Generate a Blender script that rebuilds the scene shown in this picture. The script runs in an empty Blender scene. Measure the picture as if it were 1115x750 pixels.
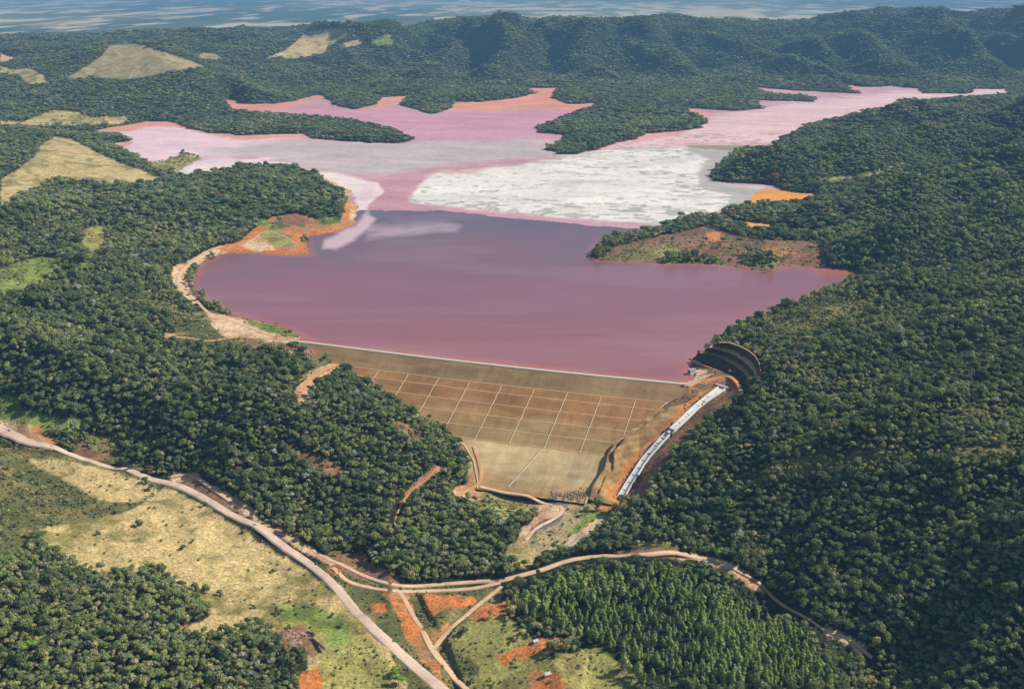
import bpy, math, random
import numpy as np
random.seed(7)
rng = np.random.default_rng(11)
R = math.radians
scene = bpy.context.scene
COL = scene.collection

# ------------------------------------------------------------------ camera
HC, F, PITCH = 560.0, 1195.0, R(18.3)
ST, CT = math.sin(PITCH), math.cos(PITCH)
def P(px, py, z=0.0):
    u = (px-557.5)/F; v = (375.0-py)/F
    dz = -ST+v*CT
    t = (z-HC)/dz
    return (u*t, (CT+v*ST)*t, z)
def proj(x, y, z):
    f = y*CT+(HC-z)*ST; up = y*ST-(HC-z)*CT
    f = np.maximum(f, 1.0)
    return 557.5+F*x/f, 375.0-F*up/f
cd = bpy.data.cameras.new("camera"); cam = bpy.data.objects.new("camera", cd); COL.objects.link(cam)
cam.location = (0, 0, HC); cam.rotation_euler = (R(90)-PITCH, 0, 0)
cd.sensor_width = 36; cd.lens = 36*F/1115.0; cd.clip_start = 1; cd.clip_end = 300000
scene.camera = cam
scene.render.resolution_x = 1024; scene.render.resolution_y = 688
scene.view_settings.view_transform = 'Standard'; scene.view_settings.look = 'None'
scene.view_settings.exposure = 0; scene.view_settings.gamma = 1

# ------------------------------------------------------------------ numpy helpers
def lin(c):
    c = np.asarray(c, float)/255.0
    return np.where(c <= .04045, c/12.92, ((c+.055)/1.055)**2.4)
def sm(a, b, x):
    t = np.clip((x-a)/(b-a), 0, 1); return t*t*(3-2*t)
def hash2(ix, iy, seed):
    n = (ix.astype(np.int64)*374761393+iy.astype(np.int64)*668265263+seed*1442695041) & 0x7fffffff
    n = ((n ^ (n >> 13))*1274126177) & 0x7fffffff
    n = n ^ (n >> 16)
    return (n & 0xffff)/65535.0
def vnoise(x, y, seed=0):
    ix = np.floor(x); iy = np.floor(y); fx = x-ix; fy = y-iy
    fx = fx*fx*fx*(fx*(fx*6-15)+10); fy = fy*fy*fy*(fy*(fy*6-15)+10)
    a = hash2(ix, iy, seed); b = hash2(ix+1, iy, seed); c = hash2(ix, iy+1, seed); d = hash2(ix+1, iy+1, seed)
    return (a+(b-a)*fx)*(1-fy)+(c+(d-c)*fx)*fy
def fbm(x, y, scale, octv=4, seed=0, ridged=False):
    s = 0; amp = 1; tot = 0; x = x/scale+13.7; y = y/scale+41.3
    for k in range(octv):
        n = vnoise(x, y, seed+k*17)*2-1
        if ridged: n = 1-2*np.abs(n)
        s = s+n*amp; tot += amp; amp *= .5
        x, y = x*1.63+y*1.19+5.1, -x*1.19+y*1.63+9.7
    return s/tot
def sdf(px, py, poly):
    """signed distance to a polygon, negative inside (works in any 2-D space)"""
    poly = np.asarray(poly, float); n = len(poly)
    px = np.asarray(px, float); py = np.asarray(py, float)
    d = np.full(px.shape, 1e18); ins = np.zeros(px.shape, bool)
    for i in range(n):
        ax, ay = poly[i]; bx, by = poly[(i+1) % n]
        ex, ey = bx-ax, by-ay; wx, wy = px-ax, py-ay
        t = np.clip((wx*ex+wy*ey)/max(ex*ex+ey*ey, 1e-9), 0, 1)
        dx = wx-ex*t; dy = wy-ey*t
        np.minimum(d, dx*dx+dy*dy, out=d)
        if ay != by:
            c = ((ay > py) != (by > py)) & (px < ex*(py-ay)/(by-ay)+ax)
            ins ^= c
    d = np.sqrt(d)
    return np.where(ins, -d, d)
def sdf_box(px, py, poly, far):
    """sdf, but only evaluated near the polygon's bounding box"""
    poly = np.asarray(poly, float)
    x0, y0 = poly.min(0)-far; x1, y1 = poly.max(0)+far
    out = np.full(px.shape, float(far))
    m = (px > x0) & (px < x1) & (py > y0) & (py < y1)
    if m.any(): out[m] = np.minimum(sdf(px[m], py[m], poly), far)
    return out
def chaikin(p, n=1):
    p = np.asarray(p, float)
    for _ in range(n):
        q = np.roll(p, -1, 0); p = np.stack([p*.75+q*.25, p*.25+q*.75], 1).reshape(-1, 2)
    return p

# ------------------------------------------------------------------ dam frame
A = np.array(P(340, 372, 4)[:2]); B = np.array(P(746, 416.5, 4)[:2])
LD = float(np.linalg.norm(B-A)); EX = (B-A)/LD; EN = np.array([EX[1], -EX[0]])
if EN[1] > 0: EN = -EN
def bow(s): return 8*np.sin(np.pi*np.clip(s/LD, 0, 1))
PT = [-60, -0.01, 0, 10, 47, 51]; PZ = [-16, 0, 4, 4, -10.6, -10.9]
NL = 5
t_, z_ = 51.0, -10.9
BENCH = [(47, 51)]
for k in range(NL):
    t_ += (14 if k == 0 else 20.5); z_ -= (5.4 if k == 0 else 8.0); PT.append(t_); PZ.append(z_)
    BENCH.append((t_, t_+4.5)); t_ += 4.5; z_ -= .3; PT.append(t_); PZ.append(z_)
TLOW = t_; PT += [264]; PZ += [-77]; PT += [600]; PZ += [-100]
def st_of(x, y):
    dx = x-A[0]; dy = y-A[1]
    s = dx*EX[0]+dy*EX[1]; t = dx*EN[0]+dy*EN[1]-bow(s)
    return s, t
def xy_of(s, t):
    t = t+bow(s)
    return A[0]+EX[0]*s+EN[0]*t, A[1]+EX[1]*s+EN[1]*t
def damz(x, y):
    s, t = st_of(x, y); return np.interp(t, PT, PZ)
def march(pts, hf, z0=450., y1=60000.):
    """pixel -> point on height field hf"""
    pts = np.asarray(pts, float); u = (pts[:, 0]-557.5)/F; v = (375-pts[:, 1])/F
    dz = -ST+v*CT; dy = CT+v*ST
    lo = (z0-HC)/dz; hi = lo.copy(); done = np.zeros(len(pts), bool)
    t = lo.copy()
    for _ in range(900):
        tn = t*1.004+1
        below = (HC+dz*tn) < hf(u*tn, dy*tn)
        new = below & ~done
        lo[new] = t[new]; hi[new] = tn[new]; done |= below
        t = tn
        if done.all(): break
    for _ in range(24):
        m = (lo+hi)/2; b = (HC+dz*m) < hf(u*m, dy*m)
        hi = np.where(b, m, hi); lo = np.where(b, lo, m)
    return np.stack([u*hi, dy*hi, HC+dz*hi], 1)

LBpx = [(338,371),(350,386),(370,402),(400,421),(430,441),(470,463),(503,483),(514,500),(520,530)]
RBpx = [(748,418),(751,429),(733,435),(713,448),(698,460),(685,473),(668,487),(660,500),(656,516),(643,535)]
LB = march(LBpx, damz); RB = march(RBpx, damz)
LBst = np.array([st_of(*p[:2]) for p in LB]); RBst = np.array([st_of(*p[:2]) for p in RB])
LBst[0, 1] = 0; RBst[0, 1] = 0
def s_left(t):  return np.interp(t, np.maximum.accumulate(LBst[:, 1]), LBst[:, 0])
def s_right(t): return np.interp(t, np.maximum.accumulate(RBst[:, 1]), RBst[:, 0])
TTOE = 264.0

# ------------------------------------------------------------------ reservoir outline (pixels at level 0)
LAKE = [(748,419),(345,374),(310,358),(285,352),(262,345),(240,337),(220,328),(208,315),(207,305),(215,292),(232,280),(248,275),
(270,274),(300,277),(335,278),(334,268),(330,257),(345,255),(370,250),(386,244),(384,226),(378,208),(352,195),(320,187),(290,183),(262,185),
(235,191),(205,196),(190,192),(192,187),(205,179),(216,172),(200,171),(185,174),(165,180),(150,173),(128,164),(108,158),(138,154),(143,151),(120,147.5),
(55,146.5),(55,143),(100,143),(130,137),(160,132),(185,132),(200,135),(208,140),(235,145),(262,147),(300,146),(333,146),(340,151),(400,155),(435,156),
(450,152),(430,143),(390,135),(350,129),(300,127),(255,124),(245,118),(243,109),(255,107),(262,113),(300,113),(318,110),(335,106),(350,103),(357,108),
(370,116),(387,119),(404,114),(414,106),(450,104),(441,111),(440,116),(469,124),(489,119),(494,111),(523,111),(561,107),(581,102),(571,96),(608,96),
(603,107),(622,113),(663,112),(643,119),(583,140),(588,145),(615,147),(619,150),(598,163),(608,168),(629,168),(666,157),(697,150),(702,145),(735,143),
(759,140),(772,130),(752,126),(745,118),(803,121),(830,118),(820,109),(885,111),(888,107),(837,102),(810,94),(871,99),(936,102),(899,90),(939,95),
(970,94),(1002,97),(1004,102),(1052,102),(1059,97),(1096,97),(1101,104),(1014,109),(987,116),(939,126),(881,138),(849,155),(851,160),(861,163),
(803,167),(791,175),(774,193),(779,198),(837,201),(847,206),(861,209),(892,211),(888,218),(871,222),(823,225),(791,230),(789,234),(807,241),(842,244),
(838,253),(869,257),(905,255),(904,258.5),(882,260),(860,260),(830,256),(801,250),(791,241),(756,236),(734,244),(699,257),(659,261),(644,279),(651,283),
(680,285),(721,287),(769,287),(801,291),(839,296),(852,290),(898,290),(941,297),(940,308),(909,317),(888,324),(837,341),(803,359),(768,385),(756,392),(750,404)]
LAKEW = np.array([P(px, py, 0)[:2] for px, py in LAKE])
def dlake(x, y):
    d = sdf(x, y, LAKEW); s, t = st_of(x, y)
    k = sm(0, 40, np.abs(t)+500*((s < -60) | (s > LD+40)))*np.where(y < 2400, .6, 1)
    return d+k*(3+(9+.0035*y)*fbm(x, y, 75, 3, 701)+.0012*y)

# ------------------------------------------------------------------ terrain control points (px, py, z)
CP = []
def c(*a): CP.extend(a)
# near right hill, spurs and ravine
c((1115,480,52),(1040,487,50),(960,494,25),(850,508,-8),(760,528,-38),(705,548,-66),
  (1115,560,25),(1000,580,-15),(900,600,-44),(800,600,-60),(740,582,-72),
  (760,612,-100),(840,650,-106),(930,700,-112),(1000,750,-116),(1115,740,-70),(1115,660,-20),(1030,670,-70),(1300,600,60),(1300,750,0),(1250,480,70),
  (860,545,-45),(980,535,-5))
# right slope above the chute
c((800,450,8),(830,430,28),(820,480,0),(760,490,-30),(720,520,-52),(900,440,30),(900,490,10),(1000,440,42),(1115,430,58),(1000,360,52),(900,370,38),
  (850,380,42),(835,350,12),(870,345,14),(930,325,18),(970,310,30),(1115,340,72),(1040,300,55),(1115,300,62),(950,295,6),(1300,350,90))
# fingers on the right bank
c((925,280,22),(1000,262,45),(1115,240,66),(960,300,8),(900,250,18),(930,235,26),(1010,220,40),(1115,205,75),(850,233,5),(910,218,2),(960,210,12),
  (810,183,14),(860,186,26),(930,178,34),(1010,165,45),(1115,148,70),(900,155,18),(960,140,22),(1040,127,14),(1115,115,18),(1300,150,60),(1300,250,80),(1250,118,50))
# brown peninsula
c((700,270,8),(760,262,12),(830,272,10),(880,275,8),(735,256,8))
# spillway surroundings
c((783,425,2),(758,441,-8),(735,465,-20),(715,485,-36),(700,503,-50),(688,522,-64),(675,543,-79),
  (800,436,8),(765,412,5),(790,410,5),(745,425,2),(770,458,-8),(745,480,-22),(720,503,-40),(700,535,-64),(757,400,3),(775,399,4))
# valley floor below the dam
c((640,535,-80),(600,540,-81),(560,536,-80),(525,532,-78),(600,560,-86),(560,575,-87),(620,590,-88),(570,605,-88),(550,632,-92),(650,600,-90),(660,560,-84),(640,575,-86))
# road junction and plantation knoll
c((440,640,-93),(365,628,-92),(400,690,-100),(475,705,-100),(490,750,-106),(520,740,-110),(545,640,-93),(620,606,-92),(720,604,-90),(790,618,-92),(830,640,-98),
  (560,700,-101),(600,740,-104),(650,660,-92),(720,660,-84),(780,700,-84),(700,720,-94),(860,720,-92),(880,750,-94),(800,745,-86),(580,660,-95))
# left knoll by the dam and forest
c((390,435,-14),(360,430,-4),(440,470,-34),(490,500,-56),(505,530,-76),(330,430,4),(352,405,4),(300,400,16),(320,380,10),(250,380,12),(270,410,22),(450,520,-62),(420,560,-74),
  (480,560,-82),(520,590,-86),(470,615,-90),(380,580,-84),(340,520,-52),(300,480,-22),(250,440,8),(330,600,-88),(280,550,-74),
  (200,340,10),(225,350,8),(195,305,5),(198,318,5),(215,283,5),(228,340,5),(245,352,5),(290,364,5),(185,368,14))
# left massif
c((100,330,34),(0,300,48),(50,390,26),(150,400,20),(0,430,-8),(100,260,42),(170,240,30),(240,240,18),(200,460,-22),(100,450,-30),(0,450,-36),
  (0,468,-42),(60,488,-54),(120,508,-63),(180,522,-70),(230,545,-76),(300,590,-84),(400,670,-96),(150,480,-52),(230,500,-64),(-150,300,80),(-150,450,0),(150,300,22))
# meadow foreground
c((100,560,-56),(30,500,-50),(0,540,-40),(200,600,-72),(300,660,-88),(60,620,-50),(0,640,-38),(0,750,-44),(100,700,-60),(200,720,-76),(320,740,-96),(400,740,-102),(-150,600,-20),(-150,750,-20))
# tan hill left and peninsula
c((60,156,46),(30,190,48),(0,170,62),(100,185,30),(0,215,45),(100,220,30),(170,205,14),(160,190,8),(300,205,36),(250,215,30),(345,212,22),(200,220,20),(200,235,26),
  (300,240,6),(320,265,4),(285,262,5),(0,240,50),(290,187,12),(330,195,14),(-150,180,80))
# across the pond, left background
c((60,140,10),(60,125,22),(140,125,20),(0,110,45),(100,110,55),(200,105,62),(170,128,14),(300,101,10),(230,125,10),(300,120+16,12),(380,145,14),(420,149,8),(250,134,10),
  (140,87,100),(150,50,215),(60,85,95),(200,72,165),(0,60,150),(0,80,95),(-150,80,120),
  (30,50,150),(90,54,150),(230,50,170))
# far range
c((550,100,16),(480,110,14),(470,118,8),(430,103,22),(640,97,10),(700,128,22),(640,130,14),(670,140,16),(740,130,12),(790,112,6),(640,156,8),(720,115,14),(1050,99,6),(760,104,10))
RNG = []
for px_, crest in ((445,27),(500,24),(550,25),(600,23),(650,24),(700,20),(740,16),(780,17),(820,19),(860,22),(900,19),(940,15),(980,12),(1030,14),(1080,15),(1130,14),(1200,14),(1300,14)):
    for py_, D_ in ((82,6950),(64,7500),(46,8100),(31,8650),(crest+1.5,9300)): RNG.append((px_, py_, D_))
for px_, q_ in ((250,((75,6500),(60,7000),(46,7500))),(310,((80,6500),(68,6900),(50,7400),(38,7900))),(350,((82,6500),(70,6900),(50,7500),(34,8200))),(400,((88,6200),(75,6600),(60,7100),(45,7700),(30,8500)))):
    for py_, D_ in q_: RNG.append((px_, py_, D_))
for px_, py_, D_ in RNG:
    v_ = (375-py_)/F; dz_ = (-ST+v_*CT)/(CT+v_*ST); CP.append((px_, py_, HC+dz_*D_))
cpw = [P(*q) for q in CP]
for q, (w, o) in ((LB[1:], (-1, 1.0)), (RB[1:], (1, .5))):
    for p in q: cpw.append((p[0], p[1], p[2]+o))
# beyond the range: down to the plain
for a_ in (-.75, -.45, -.2, 0, .2, .45, .75):
    cpw.append((a_*11200, 11200, 60)); cpw.append((a_*13500, 13500, -90)); cpw.append((a_*20000, 20000, -100)); cpw.append((a_*60000, 60000, -100)); cpw.append((a_*150000, 150000, -100))
    cpw.append((a_*560, 560, -100 if a_ > -.1 else -40))
cpw = np.array(cpw)
def warp(x, y): return np.stack([x/np.maximum(y, 50)*2.2, np.log(np.maximum(y, 50))*1.6], -1)
CW = warp(cpw[:, 0], cpw[:, 1])
def kern(r2): return np.sqrt(r2+.0016)
D2 = ((CW[:, None]-CW[None])**2).sum(-1)
K = kern(D2); np.fill_diagonal(K, K.diagonal()-.02)          # slight smoothing
Mx = np.block([[K, np.c_[np.ones(len(CW)), CW]], [np.c_[np.ones(len(CW)), CW].T, np.zeros((3, 3))]])
sol = np.linalg.solve(Mx, np.r_[cpw[:, 2], 0, 0, 0]); WK, WP = sol[:len(CW)].astype(np.float32), sol[len(CW):]
def rbf(x, y):
    x = np.ravel(x); y = np.ravel(y); out = np.empty(len(x))
    CWf = CW.astype(np.float32)
    for i in range(0, len(x), 20000):
        q = warp(x[i:i+20000], y[i:i+20000]).astype(np.float32)
        dx = q[:, 0:1]-CWf[None, :, 0]; dy = q[:, 1:2]-CWf[None, :, 1]
        out[i:i+20000] = np.sqrt(dx*dx+dy*dy+.0016) @ WK+WP[0]+q[:, 0]*WP[1]+q[:, 1]*WP[2]
    return out

# amphitheatre cut above the spillway: arcs (pixel polyline, z)
CUT = [([(753,391),(764,394),(776,399),(787,404),(797,411),(804,418),(808,425)], 6),
       ([(762,384),(775,386),(788,391),(799,397),(808,404),(814,411),(817,418)], 17),
       ([(767,382),(780,384),(794,389),(805,395),(813,402),(818,409),(820,416)], 17.5),
       ([(771,378),(785,381),(797,385),(807,391),(815,398),(820,404),(822,411)], 29),
       ([(776,376),(789,377),(801,382),(811,388),(819,394),(823,400),(825,408)], 30),
       ([(782,373),(793,373),(805,377),(815,382),(822,388),(826,395),(828,405)], 40)]
CUTW = [np.array([P(px, py, z) for px, py in a]) for a, z in CUT]
cutpoly = np.concatenate([CUTW[0][:, :2], CUTW[-1][::-1, :2]])

CHpx = [(786,423,3),(772,432,-1),(758,443,-8),(746,455,-14),(735,465,-20),(724,475,-28),(715,485,-36),(706,495,-45),(699,504,-52),(693,514,-59),(687,523,-66),(681,533,-73),(675,543,-79)]
CHW = np.array([P(*q) for q in CHpx])
def dist_line(x, y, line):
    d = np.full(x.shape, 1e9); zz = np.zeros(x.shape)
    for a, b in zip(line[:-1], line[1:]):
        e = b[:2]-a[:2]; w0 = x-a[0]; w1 = y-a[1]
        t = np.clip((w0*e[0]+w1*e[1])/(e@e), 0, 1)
        dd = np.hypot(w0-e[0]*t, w1-e[1]*t); m = dd < d
        d = np.where(m, dd, d); zz = np.where(m, a[2]+(b[2]-a[2])*t, zz)
    return d, zz

def land(x, y):
    """bare land height"""
    x = np.ravel(np.asarray(x, float)); y = np.ravel(np.asarray(y, float))
    h = rbf(x, y)
    ds = np.where(y < 9000, 1.0, 0)
    dl = np.full(x.shape, 2000.)
    m = (y > 1400) & (y < 8500) & (np.abs(x) < 4500)
    if m.any(): dl[m] = dlake(x[m], y[m])
    dl0 = dl
    far = sm(2200, 5500, y)
    pl = 1-sm(9800, 13000, y)
    amp = sm(30, 400, dl)
    h = h+amp*pl*(1-far*.5)*(15*(fbm(x+.4*y, y-.2*x, 240, 3, 3, True)-.3))
    hv = sm(2, 110, h)
    ampf = sm(0, 750, dl); rg = .75*fbm(x+.28*y+60*fbm(x, y, 500, 2, 25), y*.34, 520, 1, 21, True)+.3*fbm(x+.2*y, y*.6, 240, 2, 23, True)
    h = h+far*pl*ampf*hv*(.3+.7*sm(-1600, -500, x))*(190*(rg-.1)+30*fbm(x, y, 230, 3, 5))*(1-.72*sm(8000, 9200, y))
    h = h+sm(2000, 2400, y)*(1-sm(4600, 5600, y))*sm(40, 330, dl)*58*(fbm(x+.1*y, y+.25*x, 330, 3, 15, True)-.25)*sm(100, 500, x)
    h = h+(1-pl)*16*fbm(x, y, 2600, 3, 9)
    # shores
    near = sm(0, 1, dl/(45+30*far))
    hs = np.where(y > 1950, np.maximum(h, np.minimum(.05*dl, 9)), h)
    h = np.where(dl > 0, 0.25+np.minimum(dl*.35, 1.2)+(hs-0.25)*near, h)
    h = np.where(dl <= 0, np.maximum(-12, dl*.12)-0.6, np.where((dl > 0) & ((dl < 12) | ((dl < 1999) & (y > 1950))), np.maximum(h, .25), h))
    return h
RELIEF = [  # (pixel polyline, level, height, sigma)
 ([(905,284),(980,270),(1060,263),(1130,255)], 30, 26, 75), ([(870,240),(950,229),(1040,213),(1130,198)], 25, 30, 95), ([(800,187),(880,181),(960,173),(1060,158),(1130,146)], 25, 32, 120), ([(870,149),(960,136),(1060,123),(1130,115)], 18, 26, 150),
 ([(940,257),(1010,245),(1130,226)], 20, -16, 80), ([(910,209),(980,198),(1130,172)], 15, -16, 100), ([(890,166),(980,152),(1130,130)], 15, -14, 130), ([(1130,296),(1050,292),(960,298)], 30, -18, 60),
 ([(705,547),(760,526),(850,506),(960,490),(1130,478)], 0, 15, 30), ([(745,500),(850,478),(960,458),(1130,440)], 20, -13, 34), ([(1130,590),(1000,592),(900,604),(830,618)], -40, -17, 30), ([(1130,650),(1020,640),(930,645)], -40, 11, 28),
 ([(850,350),(900,334),(960,323),(1060,332),(1130,350)], 45, 16, 60), ([(820,440),(900,425),(1000,400),(1130,380)], 40, -9, 40), ([(860,400),(960,385),(1060,365)], 45, 9, 34),
 ([(240,470),(330,520),(390,565)], -40, -10, 28), ([(40,395),(180,430),(290,470)], 10, 9, 30), ([(30,350),(150,370),(250,400)], 25, -9, 36), ([(80,300),(160,300),(190,270)], 30, 9, 50), ([(0,262),(90,232),(170,222)], 40, 14, 80), ([(120,258),(200,250),(250,230)], 25, -10, 60)]
zpy = lambda b: float(np.interp(b, [14, 31, 46, 64, 82, 100], [330, 240, 160, 92, 20, 2]))
RELW = [(np.array([P(a, b, z) for a, b in q]), h_, sg) for q, z, h_, sg in RELIEF]
for q, h_ in (([(770,24),(800,38),(835,58),(875,80),(935,98)], 62), ([(1000,18),(1035,40),(1065,62),(1085,84)], 60), ([(905,24),(925,44),(960,66),(985,84)], 52), ([(690,26),(715,46),(735,66),(742,82)], 52), ([(620,28),(640,48),(632,68),(650,84)], 44),
              ([(545,30),(560,48),(545,68),(530,86)], 50), ([(480,30),(500,48),(478,68),(462,88)], 50), ([(1105,22),(1130,44),(1150,66)], 50), ([(850,26),(870,42),(900,60)], 34),
              ([(735,32),(765,54),(790,78)], -46), ([(955,28),(985,52),(1020,80)], -46), ([(650,30),(680,52),(690,76)], -40), ([(585,32),(600,54),(590,76)], -46), ([(515,34),(525,56),(500,80)], -42), ([(1060,28),(1100,56),(1120,80)], -42), ([(870,34),(905,56),(940,80)], -36)):
    RELW.append((np.array([P(a, b, zpy(b)) for a, b in q]), h_*.8, 105))
_land1 = land
def land(x, y):
    x = np.ravel(np.asarray(x, float)); y = np.ravel(np.asarray(y, float)); h = _land1(x, y)
    wide = sm(8, 110, np.where((y > 1400) & (y < 8500), 0, 200))
    for ln, a, sg in RELW:
        lo = ln[:, :2].min(0)-3*sg; hi = ln[:, :2].max(0)+3*sg
        m = (x > lo[0]) & (x < hi[0]) & (y > lo[1]) & (y < hi[1])
        if not m.any(): continue
        d, _ = dist_line(x[m], y[m], ln); wob = 1+.5*fbm(x[m], y[m], sg*2.5, 2, 17)
        g = a*(1.7 if sg > 45 else 1.25)*np.exp(-(d/sg)**2)*wob
        if sg > 45: g = g*sm(10, 130, dlake(x[m], y[m]))
        hm = h[m]; h[m] = np.where((hm > 0) & (y[m] > 1950), np.maximum(hm+g, .4), hm+g)
    return h
PLAT = [([(454,649),(475,649),(535,647),(515,656),(494,674),(480,686),(474,684)], 6.5, -95), ([(484,704),(497,690),(520,672),(560,668),(610,690),(640,720),(640,800),(535,800),(505,748)], 9, -103)]
PLATW = [(np.array([P(a, b, z)[:2] for a, b in q]), h_) for q, h_, z in PLAT]
_land0 = land
def land(x, y):
    x = np.ravel(np.asarray(x, float)); y = np.ravel(np.asarray(y, float)); h = _land0(x, y)
    m = (y > 700) & (y < 1100) & (np.abs(x) < 300)
    if m.any():
        hm = h[m]
        for w, a in PLATW: hm = hm+a*(1-sm(-3.5, 1.0, sdf(x[m], y[m], w)))*(.75+.25*sm(0, 40, -sdf(x[m], y[m], w)))
        h[m] = hm
    return h
def carve(x, y, h):
    """lower the sheet where the dam, the cut and the chute stand"""
    s, t = st_of(x, y)
    inside = (t > -70) & (t < TTOE+4) & (s > s_left(np.clip(t, 0, TTOE))-2) & (s < s_right(np.clip(t, 0, TTOE))+3)
    h = np.where(inside, np.minimum(h, np.interp(t, PT, PZ)-2.5), h)
    m = (y > 1300) & (y < 2100) & (x > 0) & (x < 700)
    if m.any():
        hm = h[m]; xm, ym = x[m], y[m]
        d = sdf(xm, ym, cutpoly)
        hm = np.where(d < 1, np.minimum(hm, -2), hm)
        dc, zc = dist_line(xm, ym, CHW)
        hm = hm+(zc+.8-hm)*(1-sm(9, 30, dc))
        hm = np.where(dc < 7.5, np.minimum(hm, zc-3), hm)
        h = h.copy(); h[m] = hm
    return h
def H(x, y):
    x = np.ravel(np.asarray(x, float)); y = np.ravel(np.asarray(y, float))
    return carve(x, y, land(x, y))
def Hd(x, y):      # land incl. dam surface, for placing things
    x = np.ravel(np.asarray(x, float)); y = np.ravel(np.asarray(y, float))
    h = land(x, y); s, t = st_of(x, y)
    inside = (t > -60) & (t < TTOE) & (s > s_left(np.clip(t, 0, TTOE))) & (s < s_right(np.clip(t, 0, TTOE)))
    return np.where(inside, np.maximum(np.interp(t, PT, PZ), 0), h) if False else np.where(inside, np.interp(t, PT, PZ), np.maximum(h, 0) if False else h)
def ground(pts, z0=120): return march(pts, Hd, z0)

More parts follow.
